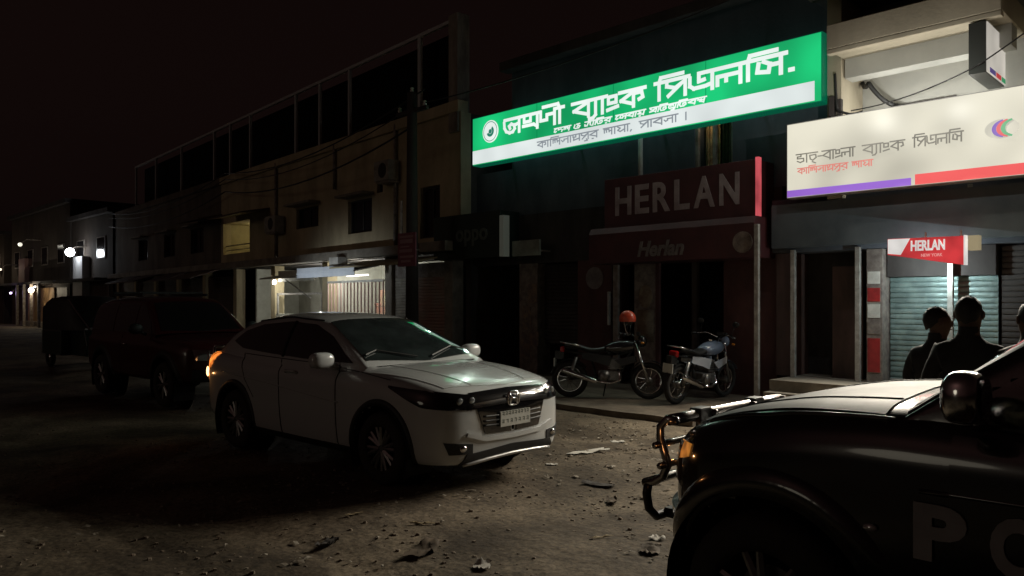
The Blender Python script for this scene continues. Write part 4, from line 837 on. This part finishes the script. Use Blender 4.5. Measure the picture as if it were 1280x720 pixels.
gr = sv.overlay('grille', M_gloss, [(-.40, .92), (.40, .92)], [(-.38, .66), (.38, .66)], 'f', .012, 16, 8)
for z in (.71, .78, .85): sv.strip('grille_bar', M_chr, [(-.38, z), (.38, z)], 'f', .010, .018, 16, gr)
sv.overlay('bumper', M_trim, [(-.72, .62), (.72, .62)], [(-.72, .46), (.72, .46)], 'f', .04, 20, 6)
nb = MB().tube([(2.30, y, .98) for y in np.linspace(-.5, .5, 7)], .025, 8).build('nudge_bar', M_chr, sv.root, True)
for y in (-.5, .5): MB().tube([(2.30, y, .98), (2.32, y, .7), (2.26, y, .45), (2.10, y*.9, .45)], .025, 8).build('upright', M_chr, nb, True)
for i in range(3): MB().box(-1.6+i*.6, -1.56+i*.6, -.56, .56, 1.80, 1.83).build('roof_rack_bar', M_trim, sv.root)
for sd in (-1, 1): MB().box(-1.75, -.2, sd*.56-.015, sd*.56+.015, 1.755, 1.80).build('roof_rack_rail', M_trim, sv.root)
# ================================================================== MOTORCYCLES
def motorcycle(name, label, loc, rz, tank_m, panel_m, lean=R(-5)):
    b = thing(name, label, 'motorcycle', loc, rz, 'motorcycles parked before the HERLAN shop', world=False); b.rotation_euler = (lean, 0, rz)
    Mf = mat('bike_frame', (.012, .012, .012), rough=.4); Me = mat('bike_engine', (.28, .27, .26), (.12, .12, .11), 14, .4, .7)
    r = .30
    for x in (-.64, .64):
        w = MB().tube([(x+(r-.045)*math.cos(a), 0, r+(r-.045)*math.sin(a)) for a in [2*math.pi*i/36 for i in range(36)]], .045 if x < 0 else .040, 8, True).build('wheel', M_tyre, b, True)
        MB().tube([(x+(r-.098)*math.cos(a), 0, r+(r-.098)*math.sin(a)) for a in [2*math.pi*i/36 for i in range(36)]], .017, 8, True).build('rim', M_chr, w, True)
        MB().lathe([(0, -.07), (.055, -.07), (.06, -.03), (.06, .03), (.055, .07), (0, .07)], (x, 0, r), 'y', 16).build('hub', Me, w, True)
        for i in range(12):
            a = 2*math.pi*i/12; MB().tube([(x+.05*math.cos(a), .02*(-1)**i, r+.05*math.sin(a)), (x+(r-.1)*math.cos(a+.25), 0, r+(r-.1)*math.sin(a+.25))], .004, 5).build('spoke', M_chr, w)
        rows = [[], [], []]
        a0, a1 = ((35, 165) if x < 0 else (30, 150))
        for i in range(15):
            a = R(a0+(a1-a0)*i/14)
            for k, (yy, rr) in enumerate(((-.06, r+.015), (0, r+.035), (.06, r+.015))): rows[k].append((x+rr*math.cos(a), yy, r+rr*math.sin(a)))
        MB().grid(rows).build('mudguard', Mf if x < 0 else tank_m, b, True)
    for s in (-1, 1):
        MB().tube([(.64, s*.085, .30), (.42, s*.085, .92)], [.024, .02], 8).build('fork_leg', M_chr, b, True)
        MB().tube([(-.64, s*.10, .30), (-.52, s*.11, .66)], [.03, .03], 8).build('shock_absorber', Me, b, True)
        MB().tube([(-.64, s*.09, .30), (-.10, s*.09, .36)], .02, 8).build('swing_arm', Mf, b, True)
        MB().tube([(.40, s*.04, 1.0), (.36, s*.20, 1.06), (.26, s*.34, 1.04), (.20, s*.40, 1.03)], .012, 8).build('handlebar', M_chr, b, True)
        MB().tube([(.26, s*.335, 1.04), (.20, s*.41, 1.03)], .018, 8).build('grip', Mf, b, True)
        mm = MB().tube([(.30, s*.28, 1.05), (.33, s*.31, 1.20)], .006, 6).ball((.33, s*.33, 1.24), .02, .065, .045).build('mirror', Mf, b, True)
        MB().ball((.55, s*.17, .90), .03, .03, .02).build('indicator', mat('amber_lens', (.5, .18, .02), rough=.2), b, True)
        rows = [[(x, s*y, z) for x, y, z in rw] for rw in ([(-.42, .10, .74), (-.2, .12, .72), (.05, .13, .68)], [(-.44, .11, .64), (-.2, .13, .58), (.0, .13, .52)])]
        MB().grid(rows).build('side_panel', panel_m, b, True)
        MB().prism([(.10, .62), (.42, .70), (.44, .60), (.22, .52)], 'y', s*.13, s*.15).build('tank_shroud', panel_m, b, bevel=.004)
    MB().tube([(.43, 0, .95), (.36, 0, .80), (.22, 0, .46), (.0, 0, .30), (-.2, 0, .32), (-.28, 0, .62)], .022, 8).tube([(.40, 0, .86), (.1, 0, .72), (-.28, 0, .70), (-.75, 0, .76)], .02, 8).build('frame', Mf, b, True)
    en = MB().box(-.16, .20, -.13, .13, .28, .46).box(.02, .20, -.10, .10, .46, .66).build('engine', Me, b, bevel=.03)
    MB().lathe([(0, .0), (.085, .0), (.095, -.03), (0, -.04)], (-.06, -.135, .36), 'y', 20).build('crankcase_cover', Me, en, True)
    for i in range(5): MB().box(-.005, .225, -.125, .125, .48+i*.035, .492+i*.035).build('cooling_fin', Me, en)
    rows = []
    for i in range(13):
        t = i/12; x = .40-.50*t; h = (math.sin(math.pi*min(1, t*.85+.16))**.5); w_ = .05+.10*h; zc = .84-.05*t
        rows.append([(x, w_*math.cos(a), zc+.11*h*math.sin(a)+(.02 if math.sin(a) > 0 else 0)) for a in [2*math.pi*j/20 for j in range(21)]])
    tk = MB().grid(rows).build('fuel_tank', tank_m, b, True); MB().lathe([(0, .0), (.035, .0), (.035, -.02)], (.16, 0, .975), 'z', 16).build('filler_cap', M_chr, tk)
    rows = []
    for i in range(15):
        t = i/14; x = -.06-.66*t; z = .80+.055*max(0, (t-.35))/.65-.03*math.sin(math.pi*min(1, t/.6)); w_ = .10+.035*math.sin(math.pi*min(1, t*1.1+.1))
        rows.append([(x, w_*math.cos(a), z+.045*math.sin(a)) for a in [2*math.pi*j/16 for j in range(17)]])
    MB().grid(rows).build('seat', Mf, b, True)
    MB().tube([(-.45, .13, .84), (-.78, .12, .90), (-.80, 0, .90), (-.78, -.12, .90), (-.45, -.13, .84)], .012, 8).build('grab_rail', M_chr, b, True)
    MB().box(-.80, -.73, -.07, .07, .74, .83).build('tail_lamp', mat('red_lens', (.35, .01, .01), rough=.2), b, bevel=.015)
    MB().box(-.90, -.885, -.09, .09, .50, .64).build('number_plate', M_plate, b); MB().box(-.885, -.74, -.05, .05, .62, .76).build('plate_bracket', Mf, b)
    MB().tube([(.15, -.10, .48), (.20, -.14, .30), (.05, -.16, .25), (-.20, -.16, .27)], .02, 8).build('exhaust_pipe', M_chr, b, True)
    MB().tube([(-.16, -.17, .27), (-.22, -.17, .28), (-.70, -.18, .44), (-.74, -.18, .455)], [.025, .045, .048, .035], 12).build('silencer', M_chr, b, True)
    hl = MB().ball((.53, 0, .93), .08, .10, .10, 18, 12).build('headlamp', tank_m, b, True); MB().lathe([(0, 0), (.085, 0)], (.585, 0, .93), 'x', 20).build('lens', mat('lens', (.3, .3, .3)), hl)
    MB().box(.44, .50, -.09, .09, 1.02, 1.08).build('instrument_cluster', Mf, b, bevel=.015)
    MB().tube([(-.05, .12, .30), (-.12, .30, .02)], .012, 6).build('side_stand', Mf, b); MB().tube([(.0, -.2, .30), (.0, .2, .30)], .014, 8).build('footpeg', Mf, b)
    return b
m1 = motorcycle('motorcycle', 'black motorcycle seen side-on, nearest to the white car', (-7.62, 9.84, .085), R(31.7), mat('black_tank', (.015, .015, .016), rough=.2, coat=1), mat('bike_black', (.02, .02, .02), rough=.35))
m2 = motorcycle('motorcycle', 'silver blue motorcycle parked nose to the HERLAN shop', (-6.43, 10.66, .085), R(86), mat('blue_grey_tank', (.16, .20, .28), rough=.22, coat=1), mat('silver_panel', (.48, .50, .54), rough=.3, coat=.5), R(5))
# red helmet hung on the black motorcycle's mirror
hx, hy = -7.62+.33*math.cos(R(31.7))+.31*math.sin(R(31.7)), 9.84+.33*math.sin(R(31.7))-.31*math.cos(R(31.7))
hm = thing('helmet', 'orange red helmet hung on the black motorcycle handlebar', 'helmet', (hx, hy, 1.32))
rows = []
for i in range(10):
    a = math.pi*.62*i/9
    rows.append([(hx+.125*math.sin(a)*math.cos(w)*1.1, hy+.125*math.sin(a)*math.sin(w), 1.39+.13*math.cos(a)) for w in [2*math.pi*j/24 for j in range(25)]])
MB().grid(rows).build('shell', mat('helmet_red', (.55, .07, .03), rough=.35, coat=.6), hm, True)
MB().ball((hx, hy, 1.38), .115, .105, .11).build('liner', M_trim, hm, True)
MB().tube([(hx, hy-.10, 1.36), (hx+.01, hy-.06, 1.20), (hx, hy, 1.15)], .008, 6).build('strap', M_wood, hm)

# ---- three-wheeled taxi in the dark at the left
a = thing('auto_rickshaw', 'dark three-wheeled auto rickshaw behind the red car, far left', 'rickshaw', (-21.2, 6.0, 0), R(4), world=False)
M_ag = mat('dark_green_tin', (.015, .035, .025), rough=.35, coat=.5)
rows = []
for t, (x, w_, zt) in enumerate(((-1.25, .60, 1.15), (-1.2, .64, 1.62), (-.9, .65, 1.74), (0, .65, 1.78), (.5, .60, 1.74), (.72, .52, 1.45), (.95, .40, 1.02))):
    rows.append([(x, -w_, .95), (x, -w_*.98, max(1.0, zt-.12)), (x, -w_*.8, zt), (x, 0, zt+.03), (x, w_*.8, zt), (x, w_*.98, max(1.0, zt-.12)), (x, w_, .95)])
MB().grid(rows).build('canopy', mat('canopy_black', (.02, .02, .02), (.012, .012, .012), 3, .6), a, True)
MB().box(-1.25, .1, -.64, .64, .32, .95).prism([(.1, .32), (.1, .95), (.98, .95), (1.15, .60), (1.05, .32)], 'y', -.42, .42).build('body', M_ag, a, bevel=.04)
for x, y in ((-.85, -.56), (-.85, .56), (1.0, 0)):
    wv = MB().lathe([(.12, -.05), (.2, -.055), (.235, -.03), (.235, .03), (.2, .055), (.12, .05)], (x, y, .235), 'y', 24).build('wheel', M_tyre, a, True); MB().lathe([(0, -.04), (.12, -.045), (.12, .045), (0, .04)], (x, y, .235), 'y', 18).build('rim', M_chr, wv, True)
MB().ball((1.10, 0, .80), .07, .10, .10).build('headlamp', M_chr, a, True)
MB().quad((.74, -.45, 1.42), (.74, .45, 1.42), (.93, .38, 1.02), (.93, -.38, 1.02)).build('windscreen', M_glass, a)
for s in (-1, 1): MB().tube([(.98, s*.3, .98), (.70, s*.52, 1.45), (.5, s*.60, 1.70)], .02, 6).build('windscreen_post', M_chr, a)
MB().box(-1.0, -.3, -.5, .5, .75, .9).build('seat', M_maroon, a, bevel=.03)

# ================================================================== PEOPLE
def person(label, loc, rz, h, shirt, trousers, hair, turn=0., tilt=0., cap=None, arms=0):
    k = h/1.75; V = []; E = []; Rr = []
    def add(p, r, par=None):
        V.append(Vector(p)); Rr.append(r if isinstance(r, tuple) else (r, r)); 
        if par is not None: E.append((par, len(V)-1))
        return len(V)-1
    pel = add((0, 0, .96), (.150, .115)); sp = add((0, 0, 1.13), (.150, .115), pel); ch = add((.0, 0, 1.30), (.155, .115), sp); nb = add((-.01, 0, 1.450), (.098, .082), ch)
    nk = add((0, 0, 1.525), .066, nb); cT, sT = math.cos(turn), math.sin(turn)
    f = Vector((cT, sT, 0))
    jw = add(Vector((0, 0, 1.585))+f*.025, (.082, .085), nk); sk = add(Vector((0, 0, 1.66))+f*.008, (.100, .112), jw); cr = add(Vector((0, 0, 1.725))-f*.006, (.070, .078), sk)
    for s in (-1, 1):
        sh = add((-.01, s*.186, 1.366), (.076, .072), ch); el = add((-.03, s*.255, 1.15), .060, sh)
        if arms: wr = add((.16, s*.17, 1.02), .034, el); pm = add((.235, s*.13, 1.03), (.040, .022), wr); dv = Vector((1, -.3*s, .05)).normalized(); sd_ = Vector((.1, 0, 1))
        else: wr = add((.03, s*.255, .91), .034, el); pm = add((.05, s*.255, .83), (.022, .040), wr); dv = Vector((.12, -.05*s, -1)).normalized(); sd_ = Vector((1, 0, 0))
        for i, (o, ln) in enumerate(((-.030, .062), (-.010, .074), (.010, .070), (.028, .055))):
            b0 = V[pm]+sd_*o+dv*.035; p1 = add(b0, .0095, pm); p2 = add(b0+dv*ln*.55, .0088, p1); add(b0+dv*ln+Vector((.012, -s*.006, 0)), .0075, p2)
        t1 = add(V[pm]+sd_*.040-dv*.005, .011, pm); add(V[pm]+sd_*.058+dv*.035, .0088, t1)
        hp = add((0, s*.085, .90), (.095, .10), pel); kn = add((.02, s*.105, .50), .064, hp); an = add((-.025, s*.115, .09), .045, kn); add((.02, s*.12, .045), .045, an); add((.15, s*.14, .035), .036, len(V)-1)
    me = bpy.data.meshes.new('person'); me.from_pydata([tuple(v) for v in V], E, [])
    o = bpy.data.objects.new('tmp', me); COL.objects.link(o)
    md = o.modifiers.new('s', 'SKIN'); md.use_smooth_shade = True
    for i, sv_ in enumerate(me.skin_vertices[0].data): sv_.radius = Rr[i]; sv_.use_root = (i == 0)
    ss = o.modifiers.new('d', 'SUBSURF'); ss.levels = 2; ss.render_levels = 2
    dg = bpy.context.evaluated_depsgraph_get(); m2_ = bpy.data.meshes.new_from_object(o.evaluated_get(dg)); bpy.data.objects.remove(o)
    m2_.materials.clear()
    Msk = mat('skin', (.11, .062, .040), rough=.6)
    for mm in (shirt, trousers, Msk, mat('shoe_black', (.015, .013, .012), rough=.5)): m2_.materials.append(mm)
    for p in m2_.polygons:
        c = p.center; arm = abs(c.y) > .19 or (arms and c.x > .13 and c.z > .9)
        if c.z > 1.50: i = 2
        elif arm and (c.z < .93 or (arms and c.x > .13)) and c.z > .6: i = 2
        elif c.z > .93 or (arm and c.z > .6): i = 0
        elif c.z > .085: i = 1
        else: i = 3
        p.material_index = i
    for v_ in m2_.vertices:
        if v_.co.z < 1.46:
            c_ = v_.co; d_ = mnoise.noise((c_.x*9+h*7, c_.y*9, c_.z*6))*.012+mnoise.noise((c_.x*22, c_.y*22+h, c_.z*14))*.005
            if not (abs(c_.y) > .19 and c_.z < .93) and c_.z > .12: v_.co += v_.normal*d_
    m2_.shade_smooth(); m2_.transform(Matrix.Scale(k, 4))
    b = bpy.data.objects.new('person', m2_); COL.objects.link(b); b.location = loc; b.rotation_euler = (0, 0, rz); tag(b, label, 'person', 'people standing beyond the pickup')
    fk = lambda q: tuple(k*Vector((q[0]*cT-q[1]*sT, q[0]*sT+q[1]*cT, q[2])))
    rows = []
    for i in range(9):
        a_ = math.pi*.60*i/8
        rows.append([fk((-.012+(.101+.004*math.sin(5*w+3*i))*math.sin(a_*(.62+.62*(1-math.cos(w))/2))*math.cos(w), .086*math.sin(a_*(.62+.62*(1-math.cos(w))/2))*math.sin(w), 1.668+(.096 if math.cos(a_*(.62+.62*(1-math.cos(w))/2)) > 0 else .135)*math.cos(a_*(.62+.62*(1-math.cos(w))/2))+.006*math.sin(7*w+i)+.004*math.sin(13*w+2*i+h*9))) for w in [2*math.pi*j/24 for j in range(25)]])
    MB().grid(rows).build('hair' if cap is None else 'cap', hair if cap is None else cap, b, True)
    for s in (-1, 1): MB().ball(fk((.0, s*.088, 1.635)), .018*k, .012*k, .032*k).build('ear', Msk, b, True); MB().ball(fk((.088, s*.034, 1.655)), .010*k, .012*k, .010*k).build('eye', mat('eye_white', (.5, .5, .48), rough=.3), b, True)
    MB().ball(fk((.108, 0, 1.625)), .020*k, .014*k, .028*k).build('nose', Msk, b, True); MB().ball(fk((.092, 0, 1.582)), .012*k, .026*k, .007*k).build('mouth', mat('lips', (.16, .06, .05), rough=.5), b, True)
    rows = [[(-.006+(.066+.004*i)*math.cos(w)*k, (.063+.004*i)*math.sin(w)*k, (1.553-.036*i)*k) for w in [2*math.pi*j/24 for j in range(25)]] for i in range(3)]
    MB().grid(rows).build('collar', shirt, b, True)
    return b
Mh = mat('black_hair', (.01, .009, .008), rough=.6)
person('man in dark jacket seen from behind, tallest of the standing people', (-1.47, 5.90, 0), R(92), 1.685, mat('dark_jacket', (.020, .019, .018), (.014, .013, .013), 6, .8), mat('dark_trousers', (.02, .02, .022), rough=.8), Mh)
person('person glancing sideways, partly hidden left of the tallest man', (-1.80, 6.38, 0), R(70), 1.61, mat('black_shirt', (.018, .018, .020), (.012, .012, .012), 6, .8), mat('dark_trousers', (.02, .02, .02)), Mh, turn=R(-35), arms=1)
person('person at the right photo edge behind the pickup cab', (-1.10, 5.88, 0), R(105), 1.655, mat('brown_shirt', (.035, .028, .022), (.025, .02, .016), 6, .8), mat('dark_trousers', (.02, .02, .02)), Mh, turn=R(15))

# ================================================================== LITTER AND STONES
rl = random.Random(11)
def gpix(px, py): 
    k = 1.67*950/(py-376); t = (px-640)/950; return (k*.70711*(t-1), k*.70711*(t+1))
def scrap(name, label, cat, px, py, L, W, m, amp=.02, n=9, rz=None, kind='litter scattered on the street'):
    x, y = gpix(px, py); rz = rl.uniform(0, 3) if rz is None else rz; rows = []; sd_ = rl.random()*50
    for i in range(n):
        u = i/(n-1)-.5; row = []
        for j in range(7):
            v = j/6-.5; e = 1+.3*mnoise.noise((u*3+sd_, v*3, 1)); a, b_ = u*L*e, v*W*(1-.5*abs(u)*2*rl.random())*e
            row.append((x+a*math.cos(rz)-b_*math.sin(rz), y+a*math.sin(rz)+b_*math.cos(rz), gh(x, y)+.008+amp*abs(mnoise.noise((u*6+sd_, v*6, 2)))+amp*.6*abs(u)))
        rows.append(row)
    low = [[(p[0], p[1], p[2]-.004) for p in r_] for r_ in rows]
    o = MB().grid(rows).grid(low).build(name, m, None, True); tag(o, label, cat, kind); return o
Mp = mat('white_paper', (.55, .53, .48), (.40, .37, .32), 9, .8); Ml = mat('dry_leaf', (.10, .065, .035), (.05, .035, .02), 9, .85); Mr = mat('rag', (.05, .04, .035), (.03, .025, .02), 9, .9); Ms = mat('straw', (.42, .34, .20), (.3, .23, .13), 9, .8)
for a_ in (('paper_scrap', 'longest pale flattened paper between the white car and pickup', 'paper', 735, 567, .50, .14, Mp, .03), ('paper_scrap', 'small pale paper scrap just right of the long flattened one', 'paper', 772, 548, .16, .10, Mp), ('rag', 'dark rag lying below the long flattened paper', 'rag', 748, 602, .30, .10, Mr, .03),
           ('paper_scrap', 'crumpled pale plastic scrap at the bottom edge of the photo', 'paper', 603, 710, .13, .10, Mp, .05), ('rag', 'dark crumpled rag below the front wheel of white car', 'rag', 410, 676, .20, .09, Mr, .05), ('leaf', 'dark dry leaf heap at bottom centre', 'leaf', 530, 688, .36, .18, Ml, .06),
           ('straw_stalk', 'pale straw stalk below the white car bumper', 'straw', 528, 655, .18, .02, Ms), ('straw_stalk', 'pale slanting stalk under the front wheel of white car', 'straw', 442, 644, .14, .03, Ms), ('straw_stalk', 'thin pale stalk left of the pickup bull bar', 'straw', 752, 672, .16, .015, Ms),
           ('leaf', 'dry brown leaf left of the pickup wheel', 'leaf', 812, 690, .20, .14, Ml, .05), ('paper_scrap', 'small pale scrap near the pickup tyre', 'paper', 822, 672, .10, .08, Mp, .04), ('leaf', 'dark dry leaf right of the white car nose', 'leaf', 765, 622, .16, .09, Ml, .04), ('paper_scrap', 'pale scrap nearest the broken apron edge', 'paper', 690, 580, .12, .06, Mp)):
    scrap(*a_)
# gravel, leaf crumbs and clods: uncountable
mb = MB()
for i in range(11000):
    x = rl.uniform(-9.5, -1.2) if i < 8600 else rl.uniform(-14, -.5); y = rl.uniform(.9, 8.6)
    if mnoise.noise((x*.9, y*.9, 4)) < rl.uniform(-.35, .35): continue
    r = .004+.017*rl.random()**3; z = gh(x, y); n = len(mb.v); ph = rl.random()*6
    fl = rl.choice((.35, .6, .9))
    for q_ in (1.0, .72):
        for j in range(5): mb.v.append((x+q_*r*1.3*math.cos(ph+j*1.2566)*rl.uniform(.7, 1.2), y+q_*r*math.sin(ph+j*1.2566)*rl.uniform(.7, 1.2), z-.003 if q_ == 1 else z+r*fl*rl.uniform(.6, 1)))
    mb.f += [(n+j, n+(j+1) % 5, n+5+(j+1) % 5, n+5+j) for j in range(5)] + [(n+5, n+6, n+7, n+8, n+9)]
structure('gravel', mb, mat('gravel', (.27, .21, .15), (.08, .06, .042), 19, .9), 'loose gravel, clods and leaf crumbs over the earth street', kind='stuff')

mb = MB()
for i in range(1000):
    x = rl.uniform(-6.5, -1.6); y = rl.uniform(1.2, 8.6)
    if mnoise.noise((x*.7, y*.7, 8)) < rl.uniform(-.3, .45): continue
    r = rl.uniform(.008, .036); z = gh(x, y)+.012; n = len(mb.v); a_ = rl.random()*6.28; w_ = r*rl.uniform(.15, .6)
    c, s_ = math.cos(a_), math.sin(a_)
    for u, v, h_ in ((-1, -1, 0), (0, -.8, .010), (1, -1, .002), (1, 1, .006), (0, .9, .014), (-1, .8, 0)): mb.v.append((x+u*r*c-v*w_*s_, y+u*r*s_+v*w_*c, z+h_*rl.uniform(.2, 1.2)))
    mb.f += [(n, n+1, n+4, n+5), (n+1, n+2, n+3, n+4)]
structure('litter_bits', mb, mat('litter_flakes', (.40, .36, .29), (.10, .07, .045), 13, .85), 'tiny pale litter flakes and dry leaf bits on the ground', kind='stuff')
